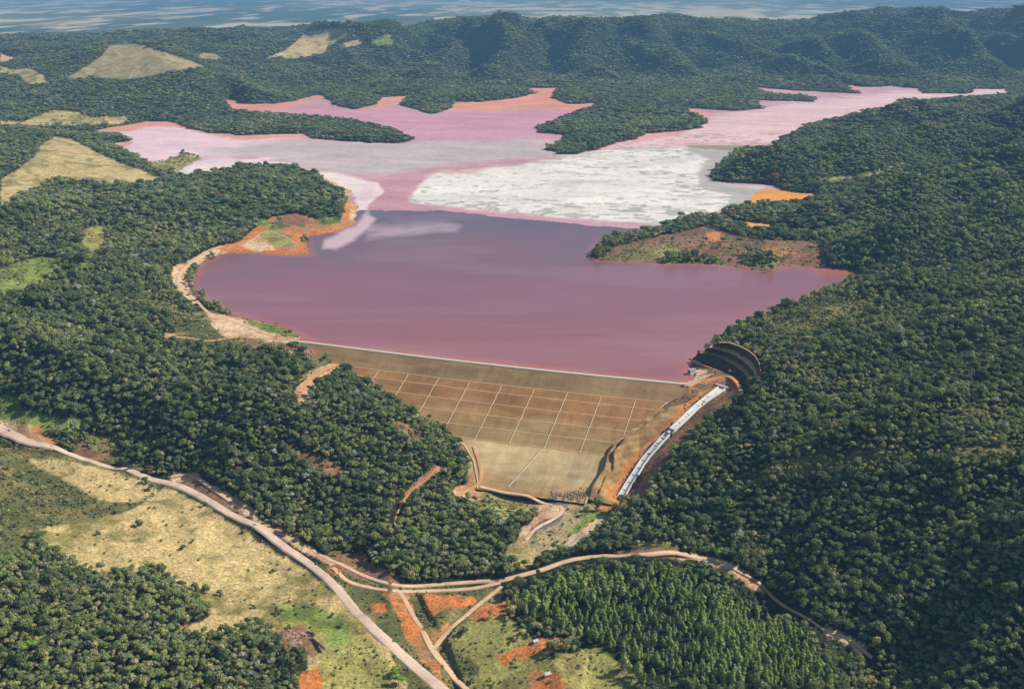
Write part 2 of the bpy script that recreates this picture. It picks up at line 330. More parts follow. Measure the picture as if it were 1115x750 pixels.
# ------------------------------------------------------------------ land cover patches (pixels), soft edges
TAN, TAN2, GRN, YEL, ORG, BRN, PAL, SCR, FAR_, GRV = range(10)
COL2 = {TAN: lin((152,140,80)), TAN2: lin((150,138,92)), GRN: lin((112,124,60)), YEL: lin((138,126,72)), ORG: lin((184,142,96)), BRN: lin((128,98,68)), PAL: lin((200,150,108)), SCR: lin((150,132,82)), GRV: lin((96,90,100))}
COLS = {'forest': lin((46,54,34)), TAN: lin((212,184,124)), TAN2: lin((186,164,116)), GRN: lin((144,158,76)), YEL: lin((172,164,92)), ORG: lin((218,132,68)),
        BRN: lin((158,118,88)), PAL: lin((232,194,152)), SCR: lin((104,106,62)), GRV: lin((128,118,122))}
PATCH = [  # kind, softness px, polygon ; density of scattered trees kept inside
 (TAN, 1.5, .0, [(0,196),(18,185),(38,170),(45,158),(58,149),(78,151),(105,165),(140,180),(178,194),(165,201),(120,203),(85,199),(62,193),(40,208),(20,215),(0,232)]),
 (TAN, 1.2, .1, [(0,131),(25,133),(55,120),(80,121),(100,128),(140,126),(137,134),(110,137),(60,137),(0,139)]),
 (TAN2, 1.2, .0, [(66,88),(95,72),(112,60),(120,49),(150,48),(172,55),(205,65),(226,74),(190,78),(140,88),(100,86)]),
 (TAN, 1.0, .0, [(290,63),(312,54),(328,40),(340,33),(372,31),(378,40),(360,50),(352,60),(320,64)]),
 (PAL, 1.0, .0, [(0,57),(14,63),(18,66),(0,70)]), (TAN, 1.0, .0, [(0,72),(18,76),(34,74),(50,83),(52,90),(30,93),(20,82),(0,80)]),
 (GRN, 1.0, .1, [(405,45),(424,37),(430,49),(412,51)]),(TAN2,1,.0,[(214,60),(224,57),(238,60),(243,65),(232,67),(220,66)]),(TAN2,1,.0,[(366,48),(392,43),(395,48),(372,54)]),
 (GRN, 2, .06, [(0,294),(18,286),(42,279),(66,281),(64,293),(54,306),(30,318),(12,327),(0,334)]),
 (YEL, 2, .02, [(84,258),(92,250),(106,246),(117,247),(116,268),(108,280),(98,278)]),
 (GRN, 3, .1, [(0,430),(22,432),(24,444),(60,452),(92,462),(88,472),(52,469),(20,462),(0,458)]),
 (GRN, 1, .05, [(262,345),(286,349),(312,356),(340,365),(342,370),(318,366),(292,359),(268,351)]),
 (SCR, 5, .22, [(0,486),(60,492),(120,508),(175,530),(172,545),(120,566),(70,572),(38,578),(25,605),(0,620)]),
 (TAN, 2.5, .0, [(28,498),(70,500),(120,512),(165,524),(172,538),(140,548),(110,545),(80,528),(50,512)]),
 (TAN, 2.0, .0, [(37,577),(74,571),(124,562),(160,545),(180,530),(215,545),(262,575),(320,612),(372,650),(420,695),(460,735),(470,752),(330,752),(335,700),(310,688),(290,686),(262,682),(238,690),
                (206,692),(196,686),(232,670),(207,648),(178,620),(150,622),(116,627),(85,615),(62,603)]),
 (YEL, 7, .03, [(280,660),(330,652),(385,675),(425,720),(440,752),(350,752),(350,715),(300,690)]),
 (GRN, 4, .03, [(288,668),(330,658),(352,668),(384,678),(378,700),(366,706),(350,688),(320,676)]),
 (BRN, 2.5, .03, [(300,690),(318,680),(335,680),(340,695),(355,705),(340,716),(322,712),(310,702)]), (ORG,2,.0,[(326,732),(345,729),(352,740),(332,743)]),
 (ORG, 1.5, .0, [(192,682),(206,679),(210,686),(196,689)]),
 # promontory on the left shore
 (ORG, 1.2, .0, [(228,276),(240,268),(262,262),(276,250),(286,240),(300,236),(322,233),(345,238),(370,242),(376,222),(381,212),(390,214),(390,247),(345,257),(332,258),(338,281),(300,280),(262,277),(245,277)]),
 (YEL, 1.5, .0, [(282,252),(300,247),(318,256),(320,268),(300,270),(284,264)]), (GRN,1.2,.3,[(276,240),(290,238),(306,248),(300,250),(284,246)]),
 (GRN, 1.2, .3, [(345,240),(356,235),(368,236),(372,244),(352,246)]),
 (BRN, 1.5, .0, [(300,238),(322,234),(345,241),(330,247),(310,245)]),
 (PAL, 1.5, .0, [(340,188),(362,194),(380,200),(388,206),(392,216),(384,214),(376,206),(355,197)]),
 # spit between the ponds
 (YEL, 1.2, .25, [(150,172),(165,166),(180,172),(205,170),(228,172),(225,178),(205,182),(192,188),(170,186)]),
 # brown peninsula
 (BRN, 1.5, .12, [(652,282),(672,268),(705,260),(740,252),(770,246),(800,256),(840,262),(896,262),(899,290),(852,292),(838,297),(800,292),(770,288),(700,288)]),
 (ORG, 1.0, .0, [(768,256),(778,251),(786,254),(784,262),(772,264)]), (SCR,1.5,.2,[(660,278),(700,268),(722,272),(715,284),(680,286)]), (GRN,1.5,.9,[(806,280),(820,276),(842,278),(852,284),(838,291),(815,288)]), (GRN,1.5,.8,[(722,280),(750,277),(785,284),(790,289),(765,286),(725,286)]),
 (YEL, 2.0, .3, [(890,196),(930,189),(960,184),(975,180),(970,188),(930,196),(900,202)]), (SCR,2,.3,[(1030,222),(1060,218),(1075,224),(1050,232)]),
 (YEL, 3.0, .4, [(1050,295),(1075,283),(1090,284),(1080,296),(1060,305)]),
 (SCR, 7, .45, [(830,345),(900,328),(960,320),(945,345),(890,365),(850,380),(835,370)]),
 (SCR, 7, .55, [(790,520),(850,500),(960,488),(1115,484),(1115,498),(970,505),(880,516),(820,530)]),
 # spillway surroundings
 (BRN, 1.2, .0, [(744,416),(756,390),(776,399),(797,410),(808,424),(812,432),(790,444),(770,462),(750,478),(730,498),(715,520),(700,545),(660,560),(640,545),(655,520),(672,480),(700,440),(735,430)]),
 (PAL, 1.2, .0, [(742,420),(750,403),(757,400),(770,404),(770,412),(750,420),(735,424)]),
 (ORG, 1.2, .0, [(756,414),(775,410),(790,407),(803,412),(810,428),(803,436),(790,415),(770,418)]),
 (ORG, 1.2, .0, [(730,455),(752,443),(756,448),(738,460),(735,470),(728,470)]),
 (ORG, 1.2, .0, [(706,478),(716,476),(700,494),(686,508),(676,526),(670,545),(662,545),(668,525),(682,500)]),
 (ORG, 1.5, .0, [(640,548),(668,538),(682,540),(690,548),(676,556),(655,556)]),
 (GRN, 2, .15, [(606,590),(622,572),(640,560),(662,556),(672,560),(650,576),(630,592),(612,598)]),
 (PAL, 1, .0, [(614,592),(634,576),(655,562),(661,564),(640,580),(622,596)]),
 # below the dam
 (TAN2, 2, .08, [(520,532),(560,530),(600,534),(645,532),(660,548),(635,562),(615,590),(598,610),(575,618),(552,612),(552,598),(570,580),(592,562),(570,550),(540,545),(515,545)]),
 (YEL, 3, .3, [(515,545),(545,545),(585,553),(575,562),(555,566),(525,560)]),
 (ORG, 1.5, .0, [(510,484),(520,486),(524,515),(530,530),(520,535),(508,542),(495,538),(508,525),(515,505)]),
 (PAL, 1.5, .0, [(490,532),(505,528),(520,532),(528,546),(515,548),(500,540)]),
 (GRV, 1.5, .0, [(566,538),(590,542),(606,545),(618,538),(634,533),(646,538),(640,545),(622,548),(610,556),(590,550)]),
 (PAL, 1.2, .0, [(585,552),(608,548),(616,556),(600,568),(580,578),(572,592),(564,590),(566,578),(586,562)]),
 (GRV, 1.0, .0, [(578,575),(598,563),(612,560),(611,566),(594,576),(580,581)]),
 (TAN, 1.5, .0, [(550,600),(566,594),(584,598),(584,610),(572,618),(556,612)]),
 (YEL, 1.5, .2, [(678,592),(700,589),(736,590),(736,594),(700,594)]), (BRN, 1.2, .0, [(670,598),(700,595),(738,595),(738,602),(680,606)]),
 # junction
 (SCR, 2, .06, [(340,610),(365,618),(400,632),(440,638),(545,640),(552,648),(505,690),(480,705),(495,752),(470,752),(420,700),(380,650)]),
 (ORG, 1.2, .0, [(416,646),(440,645),(452,665),(466,695),(482,725),(492,745),(478,735),(458,715),(440,692),(434,668)]),
 (ORG, 1.2, .0, [(462,645),(476,646),(520,652),(516,660),(480,664),(470,672),(464,660)]), (ORG,1.2,.0,[(468,690),(488,676),(490,682),(472,700)]),
 (ORG, 1.5, .0, [(402,658),(420,656),(424,668),(408,668)]), (ORG, 1.5, .0, [(356,618),(368,615),(374,621),(364,626)]),
 (BRN, 2, .1, [(360,600),(395,602),(400,612),(440,628),(445,640),(420,638),(385,628),(355,612)]),
 (ORG, 1.5, .05, [(505,668),(530,655),(560,655),(556,666),(520,678)]),
 (YEL, 3, .08, [(490,690),(515,676),(550,670),(575,690),(600,715),(650,705),(690,735),(715,752),(500,752),(482,712)]),
 (SCR, 2, .2, [(480,706),(495,700),(520,725),(545,752),(505,752)]),
 (ORG, 2, .05, [(540,712),(575,700),(600,694),(620,698),(600,708),(570,715),(545,722)]), (ORG, 1.5, .0, [(574,730),(600,732),(620,738),(604,745),(580,744)]),
 # left bank clearings, road shoulders
 (PAL, 1.5, .0, [(178,362),(200,363),(226,366),(250,364),(262,368),(250,376),(228,374),(205,370),(182,368)]),
 (SCR, 3, .1, [(190,345),(225,338),(262,345),(345,370),(362,395),(345,400),(320,385),(262,384),(225,380),(190,372)]), (PAL, 1.8, .0, [(226,340),(262,347),(300,357),(345,370),(346,377),(318,374),(296,372),(268,368),(244,366),(230,354)]), (BRN, 2, .1, [(262,372),(318,376),(346,380),(352,392),(330,388),(290,384)]), (PAL, 1.5, .05, [(185,292),(205,284),(232,270),(246,274),(222,284),(208,294),(204,308),(210,322),(222,334),(210,332),(196,320),(188,306)]),
 (PAL, 1.5, .0, [(321,426),(343,401),(368,394),(370,402),(360,414),(340,430),(328,440)]), (YEL,2,.2,[(318,418),(335,404),(350,396),(340,408)]),
 (SCR, 3, .4, [(160,325),(190,330),(225,355),(210,362),(175,345)]),
 (BRN, 3, .35, [(300,478),(330,490),(370,508),(385,520),(360,520),(320,500)]),
 (ORG, 1, .0, [(474,506),(480,512),(466,524),(452,534),(440,548),(434,546),(446,530),(462,518)]),
 (ORG, 1, .0, [(402,479),(416,481),(414,486),(400,484)]), (GRN, 1.5, .1, [(396,478),(412,470),(420,474),(408,481)]),(BRN,2,.3,[(425,455),(450,462),(470,480),(455,480),(430,468)]),
 (BRN, 2, .2, [(505,470),(520,480),(510,500),(500,490)]),
 (PAL, 1.5, .0, [(0,458),(30,462),(62,478),(58,488),(35,488),(0,478)]), (ORG, 1.5, .0, [(30,464),(46,466),(64,482),(56,486)]),
 (BRN, 2, .1, [(85,482),(110,484),(118,500),(108,504),(80,494)]), (PAL,1.5,.0,[(180,514),(212,515),(226,526),(218,534),(190,530)]),
 (BRN, 1.2, .0, [(190,524),(214,524),(272,554),(284,566),(262,562),(215,538)]), (PAL,1.5,.05,[(216,524),(240,532),(280,556),(286,568),(340,595),(366,612),(360,616),(300,582),(262,556)]),
 (SCR, 3, .2, [(92,470),(125,478),(135,500),(170,510),(168,516),(120,502),(95,486)]),
 (PAL, 1, .2, [(700,566+36),(760,598+4),(800,615),(835,638),(830,646),(795,625),(760,610),(720,607)]),
 (PAL, 1.5, .3, [(898,680),(925,692),(945,706),(940,716),(918,700),(895,688)]),
 (BRN, 2, .1, [(580,640+6),(566,648),(560,662),(575,664)]),
 (GRN, 1.2, .12, [(268,347),(286,349),(312,356),(338,363),(342,370),(318,367),(292,361),(272,354)]),
 (SCR, 2, .25, [(296,243),(312,240),(318,246),(305,250)]), (PAL, 1.5, .0, [(262,268),(280,256),(292,262),(300,272),(280,274)]), (YEL, 2, .1, [(700,272),(730,266),(745,276),(720,282)]),
 (PAL, 1.5, .0, [(350,190),(374,197),(388,205),(394,220),(390,243),(380,238),(382,222),(372,208),(352,200)]),
 (ORG, 2, .05, [(820,272),(850,268),(870,276),(840,282)]),
]
PATCH = [(k, a, b_, [(u_, 810 if v_ >= 742 else v_) for u_, v_ in p]) for k, a, b_, p in PATCH]
def cover(px, py, x, y):
    """returns colour (n,3), keep-density of trees (n,)"""
    n = len(px)
    wob = 1.2
    sc = np.clip(900/np.maximum(y, 300), .34, 1)
    qx = px+wob*2.2*sc*fbm(x, y, 30, 3, 31); qy = py+wob*1.5*sc*fbm(x, y, 30, 3, 37)
    col = np.tile(COLS['forest'], (n, 1)); keep = np.ones(n); kind = np.full(n, -1)
    nz = 2.0*fbm(x, y, 18, 2, 51); mot = fbm(x, y, 26, 4, 53)+.5*fbm(x, y, 110, 2, 57)
    qx = qx+4*sc*fbm(x, y, 12, 2, 59); qy = qy+2.5*sc*fbm(x, y, 12, 2, 61)
    for k, soft, kp, poly in PATCH:
        d = sdf_box(qx, qy, poly, soft*1.5+6)+nz*soft*.35
        w = 1-sm(-soft*.6, soft*.6, d)
        mixn = sm(-.15, .45, mot)[:, None]; ck = COLS[k]+(COL2[k]-COLS[k])*mixn
        col += (ck-col)*w[:, None]; keep += (kp-keep)*w
        kind = np.where(w > .5, k, kind)
    return col, keep, kind

# ------------------------------------------------------------------ materials
def mat(name):
    m = bpy.data.materials.new(name); m.use_nodes = True
    nt = m.node_tree; b = nt.nodes['Principled BSDF']; b.inputs['Roughness'].default_value = .9
    b.inputs['Specular IOR Level'].default_value = .2
    return m, nt, b
def N(nt, typ, **kw):
    n = nt.nodes.new(typ)
    for k, v in kw.items():
        if k in n.inputs: n.inputs[k].default_value = v
        else: setattr(n, k, v)
    return n
def ramp(nt, fac, stops):
    r = nt.nodes.new('ShaderNodeValToRGB'); e = r.color_ramp.elements
    while len(e) < len(stops): e.new(.5)
    for i, (p, cc) in enumerate(stops):
        e[i].position = p; e[i].color = (*cc, 1) if len(cc) == 3 else cc
    nt.links.new(fac, r.inputs[0]); return r.outputs[0]
def noise(nt, scale, detail=4, rough=.6, coord=None, dist=0):
    n = N(nt, 'ShaderNodeTexNoise', Scale=scale, Detail=detail, Roughness=rough, Distortion=dist)
    if coord is None:
        g = nt.nodes.new('ShaderNodeNewGeometry'); coord = g.outputs['Position']
    nt.links.new(coord, n.inputs['Vector']); return n.outputs['Fac']
def mixc(nt, a, b, fac, mode='MIX'):
    m = nt.nodes.new('ShaderNodeMix'); m.data_type = 'RGBA'; m.blend_type = mode
    for sock, v in ((m.inputs[6], a), (m.inputs[7], b)):
        if hasattr(v, 'links'): nt.links.new(v, sock)
        else: sock.default_value = (*v, 1)
    if hasattr(fac, 'links'): nt.links.new(fac, m.inputs[0])
    else: m.inputs[0].default_value = fac
    return m.outputs[2]
def bump(nt, b, h, strength, dist):
    n = N(nt, 'ShaderNodeBump', Strength=strength, Distance=dist); nt.links.new(h, n.inputs['Height']); nt.links.new(n.outputs[0], b.inputs['Normal'])
G = lambda v: (v, v, v)

def attr_mat(name, scales, lohi, bumpd=1.0, rough=.95):
    m, nt, b = mat(name)
    a = N(nt, 'ShaderNodeAttribute', attribute_name='tone')
    col = a.outputs['Color']
    for sc, (lo, hi) in zip(scales, lohi):
        n = noise(nt, sc, 5, .65)
        col = mixc(nt, col, ramp(nt, n, [(.3, G(lo)), (.7, G(hi))]), 1.0, 'MULTIPLY')
    nt.links.new(col, b.inputs['Base Color'])
    bump(nt, b, noise(nt, scales[0], 6, .7), .6, bumpd); b.inputs['Roughness'].default_value = rough
    return m
M_GROUND = attr_mat('soil_and_grass', [.28, .07, .015], [(.5, 1.35), (.68, 1.22), (.85, 1.1)], 1.6)
M_TAIL = attr_mat('tailings', [.11, .035, .008], [(.84, 1.07), (.88, 1.08), (.9, 1.08)], .5, .85)

def simple(name, c1, c2, scale, rough=.9, bd=.3, detail=5):
    m, nt, b = mat(name); n = noise(nt, scale, detail, .65)
    nt.links.new(ramp(nt, n, [(.3, tuple(c1)), (.7, tuple(c2))]), b.inputs['Base Color']); b.inputs['Roughness'].default_value = rough
    bump(nt, b, n, .5, bd); return m
M_ROAD = simple('dirt_road', lin((196,168,144)), lin((222,196,172)), .25)
M_TRACK = simple('orange_track', lin((205,150,105)), lin((228,184,140)), .3)
M_ASPH = simple('grey_pavement', lin((176,158,146)), lin((202,186,172)), .3)
M_CONC = simple('concrete', lin((205,200,192)), lin((236,232,224)), .4, .8)
M_CONCD = simple('stained_concrete', lin((150,140,128)), lin((196,186,170)), .35, .85)
M_BENCH = simple('berm_gravel', lin((186,150,104)), lin((212,176,126)), .3)
M_DRAIN = simple('drain_concrete', lin((188,164,126)), lin((220,196,156)), .25)
M_FACE = None

# ------------------------------------------------------------------ object helpers
def tag(o, label=None, cat=None, group=None, kind=None):
    if label: o['label'] = label
    if cat: o['category'] = cat
    if group: o['group'] = group
    if kind: o['kind'] = kind
    return o
def empty(name, loc=(0, 0, 0), rz=0):
    o = bpy.data.objects.new(name, None); COL.objects.link(o); o.location = loc; o.rotation_euler = (0, 0, rz); o.empty_display_size = 2
    return o
def npmesh(name, V, Fq, mats, smooth=True, tone=None, fmat=None):
    """V (n,3), Fq (m,4) or (m,3)"""
    me = bpy.data.meshes.new(name); V = np.asarray(V, np.float32); Fq = np.asarray(Fq, np.int32)
    k = Fq.shape[1]
    me.vertices.add(len(V)); me.vertices.foreach_set('co', V.ravel())
    me.loops.add(Fq.size); me.loops.foreach_set('vertex_index', Fq.ravel())
    me.polygons.add(len(Fq)); me.polygons.foreach_set('loop_start', np.arange(0, Fq.size, k, dtype=np.int32))
    me.update(calc_edges=True)
    if smooth: me.polygons.foreach_set('use_smooth', np.ones(len(Fq), bool))
    for m in (mats if isinstance(mats, (list, tuple)) else [mats]): me.materials.append(m)
    if fmat is not None: me.polygons.foreach_set('material_index', np.asarray(fmat, np.int32))
    if tone is not None:
        a = me.attributes.new('tone', 'FLOAT_COLOR', 'POINT')
        a.data.foreach_set('color', np.c_[tone, np.ones(len(tone))].astype(np.float32).ravel())
    return me
def link(name, me, parent=None):
    o = bpy.data.objects.new(name, me); COL.objects.link(o)
    if parent: o.parent = parent
    return o
def gridfaces(nr, nc):
    i = np.arange(nr-1)[:, None]*nc+np.arange(nc-1)[None]
    return np.stack([i, i+1, i+nc+1, i+nc], -1).reshape(-1, 4)
class MB:
    def __init__(s): s.v = []; s.f = []; s.m = []
    def quad(s, a, b, c_, d, mi=0):
        n = len(s.v); s.v += [a, b, c_, d]; s.f.append((n, n+1, n+2, n+3)); s.m.append(mi)
    def box(s, cx, cy, z0, sx, sy, h, rz=0, mi=0, tx=0, ty=0):
        ca, sa = math.cos(rz), math.sin(rz); n = len(s.v)
        for zz, kx, ky in ((z0, 0, 0), (z0+h, tx, ty)):
            for dx, dy in ((-1, -1), (1, -1), (1, 1), (-1, 1)):
                x, y = dx*(sx/2-kx), dy*(sy/2-ky)
                s.v.append((cx+x*ca-y*sa, cy+x*sa+y*ca, zz))
        for f in ((0, 3, 2, 1), (4, 5, 6, 7), (0, 1, 5, 4), (1, 2, 6, 5), (2, 3, 7, 6), (3, 0, 4, 7)):
            s.f.append(tuple(n+i for i in f)); s.m.append(mi)
    def mesh(s, name, mats, smooth=False):
        me = bpy.data.meshes.new(name); me.from_pydata([tuple(map(float, v)) for v in s.v], [], s.f)
        for m in (mats if isinstance(mats, (list, tuple)) else [mats]): me.materials.append(m)
        for p, mi in zip(me.polygons, s.m): p.material_index = mi; p.use_smooth = smooth
        return me
    def build(s, name, mats, parent=None, smooth=False): return link(name, s.mesh(name, mats, smooth), parent)

# ------------------------------------------------------------------ the ground sheet
ys = [430.0]
while ys[-1] < 160000:
    y = ys[-1]; ys.append(y*(1.0036 if y < 2600 else 1.0048 if y < 9500 else 1.008))
ys = np.array(ys)
a1 = np.linspace(-.56, .56, 780); a0 = np.linspace(-.95, -.565, 60); a2 = np.linspace(.565, .95, 60)
an = np.concatenate([a0, a1, a2])
GX = (an[None]*ys[:, None]).ravel(); GY = np.repeat(ys, len(an))
GZ = H(GX, GY)
gpx, gpy = proj(GX, GY, GZ)
gcol, gkeep, gkind = cover(gpx, gpy, GX, GY)
# forest tone varies; the far plain is a patchwork of fields
fm = (gkeep > .6)[:, None]
gcol = np.where(fm, gcol*(1+.5*fbm(GX, GY, 120, 3, 71)[:, None]), gcol)
pw = sm(10500, 13000, GY)[:, None]
pn = fbm(GX*2.6, GY*.7, 1000, 6, 81); pn2 = fbm(GX*.5, GY*.2, 2200, 3, 91)
field = .8*sm(.0, .35, pn+.4*pn2)[:, None]
dark = lin((84,104,74)); pale = lin((250,224,180)); mid = lin((136,140,96))
pc = dark+(mid-dark)*sm(-.3, .2, pn2)[:, None]; pc = pc+(pale-pc)*field
gcol = gcol+(pc-gcol)*pw
# reddish rim along the reservoir
mm = (GY > 1500) & (GY < 7500) & (np.abs(GX) < 4000)
dl = np.full(GX.shape, 1e3); dl[mm] = dlake(GX[mm], GY[mm])
rim = (1-sm(2, 7, dl))*(dl > -30)
gcol = gcol+(lin((168,118,92))-gcol)*(rim*.6)[:, None]
ground_me = npmesh('ground', np.c_[GX, GY, GZ], gridfaces(len(ys), len(an)), M_GROUND, True, gcol)
go = link('ground', ground_me); tag(go, 'hilly ground of soil, dry pasture and forest floor around the reservoir', kind='structure')

# ------------------------------------------------------------------ reservoir: water and tailings sheets
def sheet(poly_px, z, name, m, toner, n_y=420, n_x=520, far=1.0):
    poly = np.array([P(px, py, z)[:2] for px, py in poly_px])
    y0, y1 = poly[:, 1].min()-2, poly[:, 1].max()+2
    yy = np.geomspace(y0, y1, n_y); 
    aa = np.linspace((poly[:, 0]/poly[:, 1]).min()-.002, (poly[:, 0]/poly[:, 1]).max()+.002, n_x)
    X = (aa[None]*yy[:, None]); Y = np.repeat(yy[:, None], n_x, 1)
    d = sdf(X.ravel(), Y.ravel(), poly).reshape(X.shape)
    cell = Y*max(aa[1]-aa[0], yy[1]/yy[0]-1)
    if name == 'water': d = d+30*np.abs(fbm(X, Y, 130, 4, 751))*((Y > 2450) & (X > -330) & (X < 430))
    okv = d < cell*(1.6 if name != 'water' else .8)+(28 if name != 'water' else 0)+28*(name == 'water')*~((Y > 2450) & (X > -330) & (X < 430))
    s_, t_ = st_of(X, Y); okv &= ~((t_ > 1.5) & (s_ > -80) & (s_ < LD+80) & (t_ < 300))
    Fq = gridfaces(n_y, n_x); keep = okv.ravel()[Fq].all(1); Fq = Fq[keep]
    used = np.unique(Fq); re = -np.ones(X.size, int); re[used] = np.arange(len(used))
    V = np.c_[X.ravel()[used], Y.ravel()[used], np.full(len(used), z)]
    tone = toner(V[:, 0], V[:, 1]) if toner else None
    return link(name, npmesh(name, V, re[Fq], m, True, tone))
TZ = [  # tailings zones, later over earlier (colour, soft px, polygon)
 (lin((242,206,208)), 5, [(90,130),(200,130),(340,145),(260,170),(200,172),(150,180)]),
 (lin((236,214,226)), 4, [(190,190),(205,178),(250,172),(300,178),(345,190),(380,205),(400,200),(392,215),(350,200),(290,185),(230,195)]),
 (lin((206,188,182)), 6, [(215,168),(300,152),(440,155),(600,152),(610,170),(560,178),(500,186),(420,192),(350,186),(300,172)]),
 (lin((216,158,168)), 4, [(255,128),(240,118),(300,112),(360,115),(470,124),(520,117),(640,117),(585,140),(600,150),(440,152),(440,144),(390,134),(330,127)]),
 (lin((232,158,134)), 2.5, [(240,105),(260,106),(262,113),(300,112),(318,108),(350,101),(358,108),(345,110),(300,119),(262,124),(250,124)]),
 (lin((236,164,140)), 2.5, [(385,120),(404,112),(414,104),(452,103),(442,112),(420,116),(400,120)]),
 (lin((236,158,130)), 2.5, [(490,120),(494,110),(560,105),(575,94),(612,94),(604,106),(665,110),(660,114),(640,120),(560,119)]),
 (lin((232,160,134)), 2.2, [(50,142),(100,142),(130,136),(165,131),(200,133),(235,143),(300,145),(336,146),(334,150),(262,152),(230,147),(190,138),(160,139),(130,145),(60,148)]),
 (lin((232,160,134)), 2.0, [(106,160),(145,154),(143,158),(120,164)]),
 (lin((240,200,196)), 6, [(640,160),(700,150),(780,128),(880,108),(1110,92),(1110,106),(980,120),(860,158),(760,160)]),
 (lin((232,168,160)), 2, [(590,143),(700,143),(745,143),(740,148),(660,158),(620,152)]), (lin((236,160,150)),1.5,[(740,116),(775,124),(760,128)]), (lin((236,160,150)),1.5,[(895,88),(945,94),(930,98)]),
 (lin((206,152,158)), 6, [(405,200),(430,190),(560,175),(600,172),(640,172),(560,190),(460,200),(445,218),(540,232),(450,236),(400,234)]),
 (lin((244,236,220)), 3.6, [(440,214),(448,202),(456,194),(480,190),(520,186),(574,181),(605,172),(640,166),(680,160),(735,158),(800,164),(805,168),(790,176),(775,192),(780,200),(835,202),(826,214),(822,226),
                (790,229),(775,236),(735,244),(705,245),(640,240),(560,232),(480,224),(446,220)]),
 (lin((190,182,170)), 3, [(735,160),(770,162),(862,164),(803,168),(792,176),(776,194),(786,200),(840,203),(824,212),(822,226),(795,228),(800,214),(765,204),(760,190),(775,172)]),
 (lin((156,150,110)), 1, [(745,158),(852,159),(862,163),(800,164.5),(750,161)]),
 (lin((238,162,72)), 1.5, [(822,208),(848,206),(862,208),(896,210),(890,220),(868,223),(824,226),(816,220)]),
 (lin((238,168,92)), 1.5, [(812,241),(842,243),(842,254),(812,247)]), (lin((238,178,98)), 1.2, [(868,256),(908,254),(906,259),(872,260)]), (lin((226,196,176)),1.5,[(780,234),(812,240),(812,247),(796,244)]),
 (lin((246,222,212)), 3, [(190,189),(230,177),(290,173),(345,185),(385,193),(410,200),(404,222),(392,232),(386,212),(350,198),(290,186),(235,193)]),
 (lin((242,212,214)), 2, [(395,200),(408,202),(403,218),(398,232),(406,240),(398,250),(380,262),(360,271),(348,268),(352,258),(372,252),(388,244),(388,222),(392,212)]),
]
def tail_tone(x, y):
    px, py = proj(x, y, np.zeros_like(x)); sc = np.clip(1500/y, .2, 1)
    qx = px+26*sc*fbm(x, y*.5, 130, 5, 301); qy = py+6.5*sc*fbm(x, y*.5, 130, 5, 303)
    # the narrow edges need less wobble
    c_ = np.tile(lin((212,162,168)), (len(x), 1))
    for col, soft, poly in TZ:
        big = soft >= 2.4
        d = sdf_box(qx if big else px, qy if big else py, poly, soft*2+12)+soft*.9*fbm(x*.6, y, 55, 4, 341)
        w = 1-sm(-soft*.8, soft*.8, d); c_ += (col-c_)*w[:, None]
    st = 1.3*fbm(x*.35, y*1.0+x*.3, 70, 5, 307)+1.0*fbm(x*.9-.3*y, y, 190, 5, 309); wl = (c_.min(1) > .5)
    c_ = c_*(1+.10*st[:, None])
    # flow marks on the white beach
    spots = np.maximum(sm(.28, .42, fbm(x*.6, y*.8, 17, 3, 311)+.35*fbm(x, y, 240, 2, 313)), np.maximum(.45*sm(.1, .5, fbm(x*.5, y, 60, 4, 317)), .5*(1-sm(.0, .05, np.abs(fbm(x*.5+.2*y, y, 80, 4, 319))))))
    vein = np.abs(fbm(x*.5+.3*y, y*1.1, 120, 4, 331)); c_ = c_*(1-.07*(1-sm(0, .06, vein)))[:, None]
    c_ = np.where((wl & (x > -300) & (y < 4300))[:, None], c_*(1-.42*spots[:, None]), c_)
    return c_
sheet(LAKE, 0.0, 'tailings_flats', M_TAIL, tail_tone, 620, 760)
tag(bpy.data.objects['tailings_flats'], 'flat beds of pink, mauve, salmon and white mine tailings filling the upper reservoir', kind='structure')
# water
WPOLY = [(750,421),(345,376),(310,360),(285,354),(262,347),(240,339),(220,330),(206,316),(204,305),(212,290),(230,278),(248,272),(270,270),(300,272),(330,272),(328,262),(330,252),(345,252),(370,248),(385,242),(394,234),(402,230),(440,229),(480,229),(520,233),(560,238),(600,241),(650,246),(700,248),(735,243),(699,262),(662,266),(650,276),(656,280),(680,282),(721,283),(769,284),(801,287),(839,292),(852,286),(898,287),(944,295),(944,310),(909,320),(888,327),(837,344),(803,362),(772,388),(760,395),(755,406)]
M_WATER, nt, b = mat('silty_water')
g = nt.nodes.new('ShaderNodeNewGeometry')
sep = nt.nodes.new('ShaderNodeSeparateXYZ'); nt.links.new(g.outputs['Position'], sep.inputs[0])
mr = N(nt, 'ShaderNodeMapRange'); mr.inputs['From Min'].default_value = 1550; mr.inputs['From Max'].default_value = 2700
nt.links.new(sep.outputs['Y'], mr.inputs['Value'])
nn = noise(nt, .0035, 4, .5)
ad = N(nt, 'ShaderNodeMath', operation='ADD'); nt.links.new(mr.outputs[0], ad.inputs[0])
ad2 = N(nt, 'ShaderNodeMath', operation='MULTIPLY_ADD'); nt.links.new(nn, ad2.inputs[0]); ad2.inputs[1].default_value = .5; ad2.inputs[2].default_value = -.25
nt.links.new(ad2.outputs[0], ad.inputs[1])
at = N(nt, 'ShaderNodeAttribute', attribute_name='tone')
wc = ramp(nt, ad.outputs[0], [(0.0, tuple(lin((160,100,100)))), (.4, tuple(lin((148,97,103)))), (1.0, tuple(lin((112,89,98))))])
sc3 = nt.nodes.new('ShaderNodeSeparateColor'); nt.links.new(at.outputs['Color'], sc3.inputs[0])
